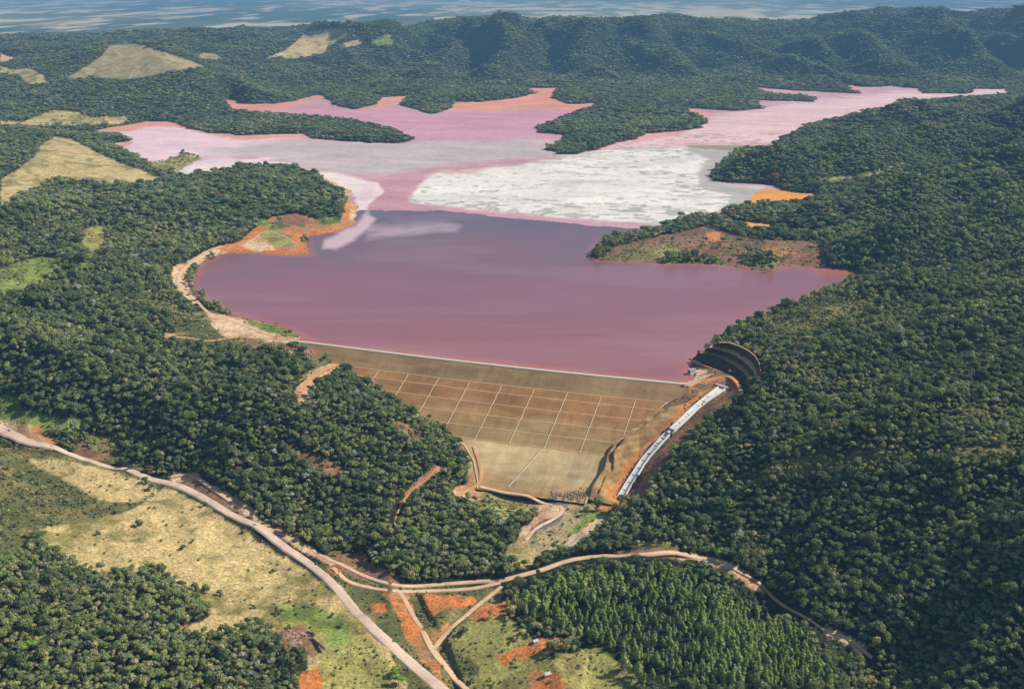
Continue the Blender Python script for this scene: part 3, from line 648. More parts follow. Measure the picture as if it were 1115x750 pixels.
w1 = mixc(nt, wc, lin((206,120,92)), sc3.outputs[0]); w1 = mixc(nt, w1, lin((190,150,156)), sc3.outputs[2]); w1 = mixc(nt, w1, lin((226,190,192)), sc3.outputs[1])
nt.links.new(w1, b.inputs['Base Color'])
b.inputs['Roughness'].default_value = .22; b.inputs['Specular IOR Level'].default_value = .35; b.inputs['IOR'].default_value = 1.33
bump(nt, b, noise(nt, .35, 3, .5), .08, .3)
def water_tone(x, y):
    d = -sdf(x, y, np.array([P(px, py, 0)[:2] for px, py in LAKE]))
    px, py = proj(x, y, np.zeros_like(x))
    w = (1-sm(0, 26, d+8*fbm(x, y, 60, 3, 401)))*.42
    w = np.maximum(w, .7*(1-sm(-8, 10, sdf(px, py, [(870,288),(950,296),(945,306),(900,298)]))))
    w = np.where((px > 360) & (px < 640) & (py < 262), 0, w)
    qx = px+5*fbm(x, y, 90, 3, 403); qy = py+3*fbm(x, y, 60, 3, 405)
    p1 = 1-sm(-3.5, 3, sdf_box(qx, qy, [(350,270),(353,260),(368,254),(384,247),(394,236),(400,229),(407,237),(400,249),(382,262),(364,271)], 20))
    p2 = .6*(1-sm(-4, 4, sdf_box(qx, qy, [(394,244),(430,241),(470,241),(503,246),(498,252),(440,256),(400,260)], 20)))*(.7+.6*fbm(x, y, 60, 3, 407))
    st = np.clip(.14*sm(.1, .5, fbm(x*.6, y*1.3, 200, 4, 409))+.10*(1-sm(1600, 2500, y))*sm(.0, .4, fbm(x*.4, y*1.6, 90, 4, 411)), 0, 1)
    return np.stack([w, np.clip(np.maximum(p1*.95, p2), 0, 1), st], 1)
wo = sheet(WPOLY, 0.12, 'water', M_WATER, water_tone, 300, 420)
tag(wo, 'purple brown silty water held behind the dam', kind='structure')
# pale sediment tongue drifting in the water
M_SED = simple('drifting_sediment', lin((176,140,152)), lin((206,172,180)), .02)
SP = [(392,254),(404,248),(430,244),(470,243),(500,247),(505,250),(480,254),(440,256),(410,260),(380,266)]

# ------------------------------------------------------------------ embankment dam
dam = empty('embankment_dam', (float(A[0]), float(A[1]), 0))
tag(dam, 'long terraced earth embankment dam with brown gridded downstream face holding back purple water', 'dam')
def rel(V): V = np.array(V, float); V[:, 0] -= A[0]; V[:, 1] -= A[1]; return V
def face_col(s, t, z):
    n = fbm(s, t, 60, 3, 501); n2 = fbm(s*.4, t*1.6, 14, 3, 503)
    up = lin((152,122,84)); brown = lin((166,120,76)); brown2 = lin((168,138,90)); low = lin((200,174,124)); oc = lin((186,142,88))
    c_ = np.tile(up, (len(s), 1))
    w = sm(46, 50, t)[:, None]; c_ = c_+(brown-c_)*w
    w = sm(80, 150, t+18*n)[:, None]; c_ = c_+(brown2-c_)*w
    w = sm(TLOW-2, TLOW+2, t)[:, None]; c_ = c_+(low-c_)*w
    w = (sm(TLOW+45, TTOE-12, t+14*n)*.7)[:, None]; c_ = c_+(oc-c_)*w
    n3 = fbm(s*2.2, t*.35, 16, 4, 507); c_ = c_*(1+.26*n2+.2*n+.22*n3)[:, None]
    c_ = c_+(lin((196,128,74))-c_)*(.4*sm(.1, .5, fbm(s, t, 90, 3, 509))*sm(46, 50, t)*(1-sm(TLOW-30, TLOW, t)))[:, None]
    return c_
M_FACE = attr_mat('dam_face', [.35, .05], [(.85, 1.15), (.9, 1.1)], .5)
ts = np.unique(np.concatenate([np.arange(10, TTOE+1, 3.0), np.array([t for b_ in BENCH for t in b_]), [10, TLOW, TTOE]]))
ss_n = 230
S = []; T = []
for t in ts:
    sl, sr = float(s_left(t))-10, float(s_right(t))+1.0
    S.append(np.linspace(sl, sr, ss_n)); T.append(np.full(ss_n, t))
S = np.array(S); T = np.array(T)
X, Y = xy_of(S.ravel(), T.ravel()); Z = np.interp(T.ravel(), PT, PZ)+.15*fbm(S.ravel(), T.ravel(), 12, 2, 7)
link('downstream_face', npmesh('downstream_face', rel(np.c_[X, Y, Z]), gridfaces(len(ts), ss_n), M_FACE, False, face_col(S.ravel(), T.ravel(), Z)), dam)
def ribbon_st(name, pts, width, m, lift=.35, parent=dam, zf=None, along='s'):
    """strip on the dam face through (s,t) points"""
    pts = np.array(pts, float); P2 = []
    for a, b_ in zip(pts[:-1], pts[1:]):
        n = max(2, int(np.hypot(*(b_-a))/4)); P2 += [a+(b_-a)*i/n for i in range(n)]
    P2.append(pts[-1]); P2 = np.array(P2)
    d = np.gradient(P2, axis=0); d /= np.linalg.norm(d, axis=1)[:, None]; nrm = np.c_[-d[:, 1], d[:, 0]]
    V = []
    for k in (-1, -.999, .999, 1):
        q = P2+nrm*width/2*k; x, y = xy_of(q[:, 0], q[:, 1]); z = np.interp(q[:, 1], PT, PZ)+(lift if abs(k) < 1 else -.5)
        V.append(np.c_[x, y, z])
    V = np.stack(V, 1).reshape(-1, 3)
    return link(name, npmesh(name, rel(V), gridfaces(len(P2), 4), m, False), parent)
# crest road with kerbs
ribbon_st('crest_road', [(-62, 5), (LD+1, 5)], 9.5, M_ROAD, .25)
ribbon_st('crest_kerb', [(-40, 9.9), (LD-2, 9.9)], .9, M_CONC, .85)
ribbon_st('crest_kerb', [(-40, .2), (LD-6, .2)], 1.2, M_CONC, .7)
# berms
for i, (ta, tb) in enumerate(BENCH):
    tm = (ta+tb)/2; sl, sr = float(s_left(tm)), float(s_right(tm))
    ribbon_st('berm', [(sl-4, tm), (sr, tm)], 1.9 if i else 2.2, M_BENCH, .3)
# downslope drains: eight or so, spaced along the face
SPH = st_of(*march([(582.5,422)], damz)[0][:2])[0]
for k in range(13):
    s0 = SPH+(k-6)*50.5
    ta = 51; tb = TLOW
    # keep to the part of the face that is not covered by the abutments
    tt = np.arange(ta, tb, 2.0); ok = (s0 > s_left(tt)+2) & (s0 < s_right(tt)-2)
    if ok.sum() < 4: continue
    tt = tt[ok]
    ribbon_st('downslope_drain', [(s0, tt[0]), (s0, tt[-1])], 1.5, M_DRAIN, .4)
pA = march([(587,492),(553,530)], damz); sA = [st_of(*p[:2]) for p in pA]
ribbon_st('toe_drain', [sA[0], (sA[1][0], min(sA[1][1], TTOE))], 2.2, M_DRAIN, .4)
sl = [(float(s_left(t))+1.2, t) for t in np.linspace(TLOW, TTOE, 8)]
ribbon_st('side_drain', sl, 2.4, M_BENCH, .45)
sr_ = [(float(s_right(t))-1.5, t) for t in np.linspace(50, TTOE, 24)]
ribbon_st('side_drain', sr_, 2.4, M_DRAIN, .5)
sl = [(float(s_left(t))+.5, t) for t in np.linspace(52, TLOW, 24)]
ribbon_st('side_drain', sl, 2.6, M_BENCH, .55)
# upstream riprap edge
ts2 = np.array([-14., -6, 0]); S2 = np.linspace(-30, LD-2, 300)
SS, TT = np.meshgrid(S2, ts2); X, Y = xy_of(SS.ravel(), TT.ravel()); Z = np.interp(TT.ravel(), [-14, 0], [-2.2, 3.9])+.5*fbm(SS.ravel(), TT.ravel(), 3, 2, 9)
M_RIP = simple('riprap', lin((150,120,100)), lin((205,180,150)), 1.5)
link('riprap_slope', npmesh('riprap_slope', rel(np.c_[X, Y, Z]), gridfaces(3, 300), M_RIP, False), dam)
# stepped right abutment between face and chute
def abut_h(x, y, d, t):
    h = land(x, y)
    k = sm(95, 150, t)*(1-sm(238, 258, t))
    up = 8*sm(0.0, 2.0, d)+7*sm(10, 12.5, d+1.5*np.sin(t*.15))
    fade = 1-sm(20, 52, d)
    base = np.interp(t, PT, PZ)
    w = 1-sm(0, 45, d)
    hh = h*(1-w)+base*w
    # small terraces in the upper half
    k2 = sm(50, 75, t)*(1-sm(95, 150, t)); up2 = 4*sm(0, 1.6, d)+3*sm(15, 17, d)
    return hh+up*k*fade+up2*k2*fade
tg = np.arange(12, TTOE-6, 2.0); dg = np.r_[np.arange(-1, 20, 1.0), np.arange(20, 70, 2.5)]
TT, DD = np.meshgrid(tg, dg, indexing='ij'); SSr = s_right(TT)+DD
dc, zc = None, None
X, Y = xy_of(SSr.ravel(), TT.ravel()); Z = abut_h(X, Y, DD.ravel(), TT.ravel())
dc, zc = dist_line(X, Y, CHW)
Z = Z+.4
Z = Z+(zc+1.6-Z)*(1-sm(8, 34, dc))
zq = np.floor(Z/7)*7+7*sm(.45, .98, Z/7-np.floor(Z/7)); Z = Z+(zq-Z)*.35*sm(14, 24, dc)*sm(3, 8, DD.ravel())
Fq = gridfaces(len(tg), len(dg)); okf = (dc[Fq] > 7.4).all(1)
# keep only the dam side of the chute
cx = np.interp(Y, CHW[::-1, 1], CHW[::-1, 0]); okf &= (X[Fq] < cx[Fq]).all(1)
nn_ = fbm(X, Y, 16, 3, 601)
steep = np.abs(np.gradient(Z.reshape(TT.shape), axis=1)).ravel()
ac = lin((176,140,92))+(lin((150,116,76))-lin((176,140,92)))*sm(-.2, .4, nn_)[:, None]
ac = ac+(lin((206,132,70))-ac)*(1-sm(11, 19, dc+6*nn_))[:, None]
ac = ac+(lin((92,78,58))-ac)*sm(1.6, 3.5, steep)[:, None]  # steep wall faces painted darker, imitating the shade on them
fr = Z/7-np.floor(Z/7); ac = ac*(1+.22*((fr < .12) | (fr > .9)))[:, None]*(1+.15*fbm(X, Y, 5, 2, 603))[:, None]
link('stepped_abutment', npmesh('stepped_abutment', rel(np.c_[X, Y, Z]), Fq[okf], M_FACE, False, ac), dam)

# ------------------------------------------------------------------ amphitheatre cut
cut = empty('terraced_cut', tuple(CUTW[0][3])); tag(cut, 'shaded terraced hillside cut curving above the spillway entrance', 'cut slope')
c0 = CUTW[0][3].copy()
M_CUT = simple('shade_toned_cut_soil', lin((58,52,44)), lin((104,84,62)), .12, .95, 1.2)  # soil darkened so the colour carries the shade on the cut faces
M_CUTG = simple('bench_grass', lin((196,150,96)), lin((206,186,118)), .25)
M_RIM = simple('raw_red_soil', lin((196,134,100)), lin((222,168,132)), .2)
def dens(a, n=40):
    a = np.asarray(a); t = np.linspace(0, len(a)-1, n); return np.stack([np.interp(t, np.arange(len(a)), a[:, i]) for i in range(3)], 1)
for i in range(5):
    a, b_ = dens(CUTW[i]), dens(CUTW[i+1])
    rows = np.stack([a+(b_-a)*k for k in (0, .33, .66, 1)], 0)
    if i % 2 == 0: rows[1:3, :, :2] += np.stack([fbm(rows[1:3, :, 0], rows[1:3, :, 1], 9, 2, 3)*1.5]*2, -1)
    nm = 'cut_face' if i % 2 == 0 else 'bench'
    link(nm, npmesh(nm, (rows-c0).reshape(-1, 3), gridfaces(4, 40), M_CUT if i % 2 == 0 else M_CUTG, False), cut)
# red rim down the right hand end and floor of the cut
ends = np.array([a[-1] for a in CUTW]); out = ends+np.array([3.5, -1.5, 0]); out[:, 2] = np.maximum(Hd(out[:, 0], out[:, 1])+.3, ends[:, 2]-1.5)
rows = np.stack([ends+np.array([0,0,.1]), out], 0)
link('rim', npmesh('rim', (rows-c0).reshape(-1, 3), gridfaces(2, 6), M_RIM, False), cut)
top = dens(CUTW[-1]); o2 = top+np.array([1.5, 2.2, 0]); o2[:, 2] += .3
rows = np.stack([top, o2], 0); link('rim', npmesh('rim', (rows-c0).reshape(-1, 3), gridfaces(2, 40), M_RIM, False), cut)

# ------------------------------------------------------------------ spillway chute
sp = empty('spillway_chute', tuple(CHW[-1])); tag(sp, 'long white concrete spillway chute running down beside the right end of the dam', 'spillway')
cen = []
for a, b_ in zip(CHW[:-1], CHW[1:]):
    for k in range(6): cen.append(a+(b_-a)*k/6)
cen.append(CHW[-1]); cen = np.array(cen)
for _ in range(6): cen[1:-1] = (cen[:-2]+2*cen[1:-1]+cen[2:])/4
dd = np.gradient(cen[:, :2], axis=0); dd /= np.linalg.norm(dd, axis=1)[:, None]; nr = np.c_[-dd[:, 1], dd[:, 0]]
wd = np.interp(np.arange(len(cen)), [0, 4, 12, len(cen)-1], [5.6, 4.1, 3.3, 4.2])
def off(k, z): 
    q = cen.copy(); q[:, :2] += nr*(wd*k)[:, None] if np.isscalar(k) else nr*k[:, None]; q[:, 2] += z; return q-CHW[-1]
def loft(name, rows, m, parent): 
    rows = np.stack(rows, 1); return link(name, npmesh(name, rows.reshape(-1, 3), gridfaces(rows.shape[0], rows.shape[1]), m, False), parent)
M_CHUTE, nt, b = mat('chute_concrete')
n1 = noise(nt, .12, 5, .6); 
nt.links.new(ramp(nt, n1, [(.3, tuple(lin((190,184,174)))), (.55, tuple(lin((232,229,224)))), (.8, tuple(lin((205,200,196))))]), b.inputs['Base Color'])
loft('channel_floor', [off(-1.0, -.3), off(0, -.4), off(1.0, -.3)], M_CHUTE, sp)
for sgn in (-1, 1):
    w1 = sgn*wd; w2 = sgn*(wd+.7)
    loft('side_wall', [off(w1, -.5), off(w1*1.02, 2.6), off(w2, 2.6), off(w2, -2.5)], M_CONC, sp)
for i in range(6, len(cen)-4, 5):
    w = MB(); p = cen[i]-CHW[-1]; w.box(p[0], p[1], -.42+p[2], wd[i]*2, .9, .45, math.atan2(nr[i][1], nr[i][0])); w.build('step_sill', M_CONCD, sp)
q = cen[0]-CHW[-1]; w = MB(); w.box(q[0]+2, q[1]+4, q[2]-1, 24, 3.0, 4.0, math.atan2(nr[0][1], nr[0][0])); w.build('inlet_weir', M_CONC, sp)
q = cen[-1]-CHW[-1]; w = MB(); w.box(q[0]-.5, q[1]-2, q[2]-3, 15, 5.0, 3.2, math.atan2(nr[-1][1], nr[-1][0])); w.build('flip_bucket', M_CONCD, sp)
# bridge over the chute
i = int(np.argmin(np.abs(cen[:, 2]+24)))
br = empty('footbridge', tuple(cen[i])); tag(br, 'short dark footbridge crossing the white spillway chute halfway down', 'bridge')
M_DARK = simple('dark_steel', lin((44,44,52)), lin((66,64,72)), .8, .6)
w = MB(); a_ = math.atan2(nr[i][1], nr[i][0]); w.box(0, 0, 3.2, wd[i]*2+5, 4.2, .5, a_); w.build('deck', M_DARK, br)
for sgn in (-1, 1):
    w = MB(); ox, oy = -math.sin(a_)*2*sgn, math.cos(a_)*2*sgn
    w.box(ox, oy, 4.6, wd[i]*2+5, .14, .14, a_)
    for k in range(-4, 5): w.box(ox+math.cos(a_)*k*(wd[i]+2)/4, oy+math.sin(a_)*k*(wd[i]+2)/4, 3.7, .12, .12, .95, a_)
    w.build('railing', M_DARK, br)
for sgn in (-1, 1):
    w = MB(); w.box(math.cos(a_)*sgn*(wd[i]+1.7), math.sin(a_)*sgn*(wd[i]+1.7), -2.5, 1.6, 4.4, 5.7, a_); w.build('abutment', M_CONCD, br)
# intake structure at the head of the spillway
ip = np.array(P(753, 405, 3)); it = empty('intake_house', tuple(ip)); tag(it, 'small concrete intake house with dark opening at the water edge by the spillway entrance', 'intake structure')
w = MB(); w.box(0, 0, -4, 9, 7, 8.0, .5); w.build('wall', M_CONC, it)
w = MB(); w.box(0, 0, 4.0, 10.2, 8.2, .6, .5); w.build('roof', M_CONCD, it)
w = MB(); w.box(-3.9, -2.6, -.5, 2.4, 1.6, 3.2, .5); w.box(-4.6, 0.6, .4, .8, 3.6, 2.8, .5); w.build('opening', M_DARK, it)
w = MB(); w.box(9, 4, -3, 11, 2.4, 4.2, .5); w.build('wing_wall', M_CONC, it)
# training walls of the spillway approach
def wall_line(name, pix, z, th, h, m, parent, org):
    w = MB()
    pw_ = [P(px, py, z) for px, py in pix]
    for a, b_ in zip(pw_[:-1], pw_[1:]):
        L = math.hypot(b_[0]-a[0], b_[1]-a[1]); w.box((a[0]+b_[0])/2-org[0], (a[1]+b_[1])/2-org[1], z-h-org[2], L+th*.6, th, h, math.atan2(b_[1]-a[1], b_[0]-a[0]))
    return w.build(name, m, parent)
wall_line('training_wall', [(753,390),(764,396),(776,401),(788,405)], 6.5, 3.0, 5, M_RIM, sp, CHW[-1])
wall_line('training_wall', [(745,418),(760,412),(775,407),(788,406)], 6.2, 3.0, 5, M_ROAD, sp, CHW[-1])

# ------------------------------------------------------------------ roads
M_WAY = attr_mat('worn_track', [.5, .08], [(.88, 1.12), (.88, 1.1)], .2)
RCOL = {'dirt_road': lin((226,188,148)), 'orange_track': lin((214,158,108)), 'grey_pavement': lin((218,190,164)), 'stained_concrete': lin((178,170,158))}
def road(name, px, width, m, label, z0=120, lift=.3, kind='structure', widths=None):
    g = ground(px, z0)
    pts = []; wds = []
    ws = widths if widths is not None else [width]*len(px)
    # catmull-rom through the ground points
    q = np.vstack([2*g[0]-g[1], g, 2*g[-1]-g[-2]])
    for i in range(1, len(q)-2):
        n = max(3, int(np.linalg.norm(q[i+1]-q[i])/5))
        for k in range(n):
            t = k/n; p0, p1, p2, p3 = q[i-1:i+3]
            pts.append(.5*((2*p1)+(-p0+p2)*t+(2*p0-5*p1+4*p2-p3)*t*t+(-p0+3*p1-3*p2+p3)*t**3)); wds.append(ws[i-1]*(1-t)+ws[i]*t)
    pts.append(g[-1]); wds.append(ws[-1]); pts = np.array(pts); wds = np.array(wds)
    d = np.gradient(pts[:, :2], axis=0); d /= np.maximum(np.linalg.norm(d, axis=1), 1e-6)[:, None]; nr_ = np.c_[-d[:, 1], d[:, 0]]
    rag = fbm(pts[:, 0], pts[:, 1], 14, 2, 41)*.12
    hz = []
    offs = np.array([-.5, -.25, 0, .25, .5])
    for k in offs: hz.append(Hd(pts[:, 0]+nr_[:, 0]*wds*k, pts[:, 1]+nr_[:, 1]*wds*k))
    zc_ = np.max(hz, 0)+lift
    for _ in range(3): zc_[1:-1] = (zc_[:-2]+2*zc_[1:-1]+zc_[2:])/4
    rows = []; tn = []
    base = RCOL[m.name]
    n1 = fbm(pts[:, 0], pts[:, 1], 30, 3, 43); 
    for k, dz, tv in ((-.66, -1.6, .62), (-.5, -.12, .78), (-.36, 0, 1.04), (-.2, .02, .93), (0, .06, 1.06), (.2, .02, .93), (.36, 0, 1.04), (.5, -.12, .8), (.66, -1.6, .62)):
        kk = k*(1+rag*(1 if k > 0 else -1)) if abs(k) > .3 else k
        xx, yy = pts[:, 0]+nr_[:, 0]*wds*kk, pts[:, 1]+nr_[:, 1]*wds*kk
        rows.append(np.c_[xx, yy, zc_+dz]); q_ = tv*(1+.16*n1+.16*fbm(xx, yy, 7, 2, 47)); tn.append(base[None]*q_[:, None])
    V = np.stack(rows, 1).reshape(-1, 3); TN = np.stack(tn, 1).reshape(-1, 3)
    o = link(name, npmesh(name, V, gridfaces(len(pts), 9), M_WAY, True, TN)); tag(o, label, kind=kind); ROADS.append((pts[:, :2], wds)); return o
ROADS = []
road('road', [(-40,455),(0,469),(40,484),(80,496),(120,509),(160,520),(200,531),(250,559),(300,588),(340,616),(372,648),(405,683),(440,715),(475,745),(500,775)], 11, M_ASPH,
     'wide pale road running from the left edge down to the bottom centre', widths=[18,17,12,8,8,10,11,10,10,10,10.5,11,11.5,12,12])
road('road', [(186,519),(200,517),(214,520),(230,531),(250,545),(272,558)], 5.5, M_ROAD, 'curved lay-by loop beside the wide pale road')
road('track', [(362,618),(375,630),(400,639),(430,643),(470,643),(510,641),(545,634)], 5.5, M_ROAD, 'pale dirt track linking the road to the junction')
road('track', [(335,594),(368,613),(395,626),(420,634),(440,638),(480,636),(520,633),(548,631),(590,620),(620,610),(660,605),(700,603),(740,603),(775,609),(800,619),(832,640),(862,664),(895,684),(925,696),(950,716)], 7, M_ROAD,
     'pale dirt track curving behind the plantation below the right hill', widths=[4,5,5,6,6,6,6,7,7,7,7,7,7,6,5,4,3,3,3.5,3.5])
road('track', [(432,641),(440,652),(452,674),(464,695),(474,712),(490,732),(515,758)], 5.5, M_ROAD, 'dirt ramp running down to the fork', widths=[4,5,5,6,7,6,6])
road('track', [(472,706),(485,690),(505,672),(525,655),(546,638)], 5.0, M_ROAD, 'straight dirt track forming the right arm of the fork')
road('track', [(300,366),(275,358),(255,350),(240,345),(226,340),(212,326),(200,318),(193,308),(196,298),(208,286),(222,276),(240,268)], 6, M_ROAD, 'pale service track along the left shore of the reservoir', z0=150)
road('track', [(182,366),(205,368),(228,371),(250,368),(262,366)], 7, M_TRACK, 'pale clearing track in the forest by the left abutment', z0=150)
road('track', [(325,427),(340,412),(356,401),(366,397)], 9, M_TRACK, 'pale dirt ramp beside the left end of the dam', z0=150)
road('track', [(516,486),(522,505),(523,522),(508,534),(496,540)], 5, M_TRACK, 'orange track down the left edge of the dam face')
road('track', [(523,530),(548,536),(575,544),(600,549),(612,554),(604,564),(585,574),(572,588)], 5, M_ROAD, 'pale access track along the toe of the dam')
road('track', [(245,272),(270,262),(290,252),(310,258),(325,268)], 5, M_TRACK, 'orange track on the bare promontory', z0=150)
road('track', [(660,548),(672,522),(686,502),(702,486),(718,474)], 4.5, M_TRACK, 'orange track beside the white chute')
road('track', [(658,563),(640,577),(618,594)], 4, M_CONCD, 'grey lined ditch running from the chute to the stream')
road('track', [(478,508),(466,520),(452,530),(440,544),(432,560),(430,572)], 2.6, M_TRACK, 'narrow orange gully track through the forest left of the dam')
road('track', [(748,421),(760,416),(775,413),(792,410),(803,418),(808,430)], 6, M_TRACK, 'track around the head of the spillway')

def road_dist(x, y):
    d = np.full(x.shape, 99.)
    for p, w_ in ROADS:
        bx0, by0 = p.min(0)-25; bx1, by1 = p.max(0)+25
        m = (x > bx0) & (x < bx1) & (y > by0) & (y < by1)
        if not m.any(): continue
        xm, ym = x[m], y[m]; best = np.full(xm.shape, 99.)
        for k in range(0, len(p), 1):
            best = np.minimum(best, np.hypot(xm-p[k, 0], ym-p[k, 1])-w_[k]/2)
        d[m] = np.minimum(d[m], best)
    return d

# ------------------------------------------------------------------ tree meshes
def leaf_mat(name, cols, dark=.55):
    m, nt, b = mat(name)
    oi = nt.nodes.new('ShaderNodeObjectInfo')
    base = ramp(nt, oi.outputs['Random'], [(i/(len(cols)-1), tuple(lin(c_))) for i, c_ in enumerate(cols)])
    tc = nt.nodes.new('ShaderNodeTexCoord')
    n = noise(nt, .9, 3, .6, tc.outputs['Object'])
    cc = mixc(nt, base, ramp(nt, n, [(.3, G(dark*1.35)), (.7, G(2.65))]), 1.0, 'MULTIPLY')
    nt.links.new(cc, b.inputs['Base Color']); b.inputs['Roughness'].default_value = .7; b.inputs['Specular IOR Level'].default_value = .3
    tr = nt.nodes.new('ShaderNodeBsdfTranslucent'); nt.links.new(cc, tr.inputs['Color'])
    ms = nt.nodes.new('ShaderNodeMixShader'); ms.inputs[0].default_value = .28
    nt.links.new(b.outputs[0], ms.inputs[1]); nt.links.new(tr.outputs[0], ms.inputs[2]); nt.links.new(ms.outputs[0], nt.nodes['Material Output'].inputs['Surface'])
    return m
L_DARK = leaf_mat('dark_foliage', [(70,84,50),(94,104,60),(78,94,66),(110,118,70),(84,94,54),(118,124,80)])
L_MID = leaf_mat('mid_foliage', [(110,122,70),(126,134,80),(116,126,88),(136,140,84)])
L_OLIVE = leaf_mat('olive_foliage', [(142,140,86),(156,148,98),(132,136,80),(160,150,108)])
L_SILVER = leaf_mat('silver_foliage', [(128,132,112),(150,148,134),(120,126,104)], .75)
L_RUST = leaf_mat('rusty_foliage', [(132,104,78),(118,92,66)])
L_EUC = leaf_mat('plantation_foliage', [(112,130,66),(128,144,76),(100,120,62),(140,150,84),(122,132,84)])
L_LIME = leaf_mat('lime_foliage', [(110,136,50),(126,148,60)])
M_BARK = simple('bark', lin((96,84,70)), lin((140,128,112)), 2.0)

ICO = None
def ico(sub=2):
    import bmesh
    bm = bmesh.new(); bmesh.ops.create_icosphere(bm, subdivisions=sub, radius=1)
    v = np.array([v.co[:] for v in bm.verts]); f = np.array([[v.index for v in f_.verts] for f_ in bm.faces]); bm.free(); return v, f
IV1, IF1 = ico(1); IV2, IF2 = ico(2)
def crown_broad(seed, lobes=8, rad=4.2, flat=.62, leaves=420, h0=6.2):
    r = np.random.default_rng(seed); V = []; Fc = []; n = 0
    cs = []
    for i in range(lobes):
        a = r.uniform(0, 6.28); rr = rad*.78*math.sqrt(r.uniform(0, 1)) if i else 0
        lr = rad*r.uniform(.26, .5) if i else rad*.58
        cs.append((rr*math.cos(a), rr*math.sin(a), h0+(rad*flat*.55*(1-(rr/rad)**2))+r.uniform(-.9, .9), lr))
    for cx, cy, cz, lr in cs:
        d = IV1*(1+.6*(r.random((len(IV1), 1))-.5)); v = d*np.array([lr, lr, lr*flat*1.15])+np.array([cx, cy, cz])
        V.append(v); Fc.append(IF1+n); n += len(v)
    # leaf clumps over the lobes
    L = leaves; idx = r.integers(0, len(cs), L); C_ = np.array(cs)[idx]
    dr = r.normal(size=(L, 3)); dr[:, 2] = np.abs(dr[:, 2])*.9-.15; dr /= np.linalg.norm(dr, axis=1)[:, None]
    p = C_[:, :3]+dr*(C_[:, 3:4]*np.array([1, 1, flat*1.15]))*r.uniform(.9, 1.35, (L, 1))
    t1 = np.cross(dr+r.normal(size=(L, 3))*.5, r.normal(size=(L, 3))); t1 /= np.linalg.norm(t1, axis=1)[:, None]
    t2 = np.cross(t1, dr+r.normal(size=(L, 3))*.55); t2 /= np.linalg.norm(t2, axis=1)[:, None]
    sz = r.uniform(.35, .85, (L, 1))*rad/4.2
    v = np.stack([p-t1*sz-t2*sz*.6, p+t1*sz-t2*sz*.4, p+t2*sz], 1).reshape(-1, 3)
    V.append(v); Fc.append(np.arange(L*3).reshape(-1, 3)+n)
    return np.concatenate(V), np.concatenate(Fc)
def crown_tall(seed, hgt=19, leaves=520):
    r = np.random.default_rng(seed); V = []; Fc = []; n = 0; cs = []
    for i in range(9):
        t = i/8; z = hgt*(.36+.6*t); rad = (2.6*math.sin(math.pi*(.28+.62*t)))*r.uniform(.7, 1.15)+.25
        a = r.uniform(0, 6.28); cs.append((math.cos(a)*1.0, math.sin(a)*1.0, z, rad))
    for cx, cy, cz, lr in cs:
        v = IV1*(1+.35*(r.random((len(IV1), 1))-.5))*np.array([lr, lr, hgt*.07])+np.array([cx, cy, cz]); V.append(v); Fc.append(IF1+n); n += len(v)
    L = leaves; idx = r.integers(0, 9, L); C_ = np.array(cs)[idx]
    dr = r.normal(size=(L, 3)); dr /= np.linalg.norm(dr, axis=1)[:, None]
    p = C_[:, :3]+dr*np.c_[C_[:, 3], C_[:, 3], np.full(L, hgt*.08)]*r.uniform(.9, 1.4, (L, 1))
    t1 = np.cross(dr, r.normal(size=(L, 3))); t1 /= np.linalg.norm(t1, axis=1)[:, None]; t2 = np.cross(t1, dr)+r.normal(size=(L, 3))*.4; t2[:, 2] -= .4
    sz = r.uniform(.25, .6, (L, 1)); v = np.stack([p-t1*sz*.6, p+t1*sz*.6, p+t2*sz*1.5], 1).reshape(-1, 3)
    V.append(v); Fc.append(np.arange(L*3).reshape(-1, 3)+n)
    return np.concatenate(V), np.concatenate(Fc)
def trunk(seed, h, r0, limbs=4, spread=2.2):
    r = random.Random(seed); V = []; Fc = []
    def tube(a, b_, ra, rb, k=5):
        n = len(V); a = np.array(a); b_ = np.array(b_); d = b_-a; d = d/np.linalg.norm(d); u = np.cross(d, [.3, .2, 1.0] if abs(d[2]) < .9 else [1, 0, 0]); u /= np.linalg.norm(u); w_ = np.cross(d, u)
        for c_, rr in ((a, ra), (b_, rb)):
            for i in range(k): t = i/k*6.283; V.append(c_+(u*math.cos(t)+w_*math.sin(t))*rr)
        for i in range(k): j = (i+1) % k; Fc.append((n+i, n+j, n+k+j, n+k+i))
    m = (r.uniform(-.2, .2), r.uniform(-.2, .2), h*.55); tube((0, 0, -1.2), m, r0, r0*.75); tube(m, (m[0]*2, m[1]*2, h), r0*.75, r0*.35)
    for i in range(limbs):
        a = i/limbs*6.28+r.uniform(0, 1); z = h*r.uniform(.5, .8); tube((m[0], m[1], z), (math.cos(a)*spread, math.sin(a)*spread, z+h*.35), r0*.45, r0*.18, 4)
    return np.array(V), np.array(Fc)
KINDS = []   # (species, leafmat, crown mesh, trunk mesh, joined mesh)
def add_kind(sp_, lm, cv, cf, tv, tf):
    cm = npmesh('crown', cv, cf, lm, False); tm = npmesh('trunk', tv, tf, M_BARK, False)
    tri = np.concatenate([tf[:, [0, 1, 2]], tf[:, [0, 2, 3]]])
    jv = np.concatenate([cv, tv]); jf = np.concatenate([cf, tri+len(cv)])
    jm = npmesh('tree', jv, jf, [lm, M_BARK], False, fmat=np.r_[np.zeros(len(cf)), np.ones(len(tri))])
    KINDS.append((sp_, lm, cm, tm, jm))
for i in range(5): add_kind('dark', L_DARK, *crown_broad(100+i, 7+i % 3, 4.0+.2*i, [.62, .7, .55, .8, .66][i]), *trunk(i, 7, .28))
for i in range(3): add_kind('mid', L_MID, *crown_broad(120+i, 7, 3.8, .7), *trunk(20+i, 7, .25))
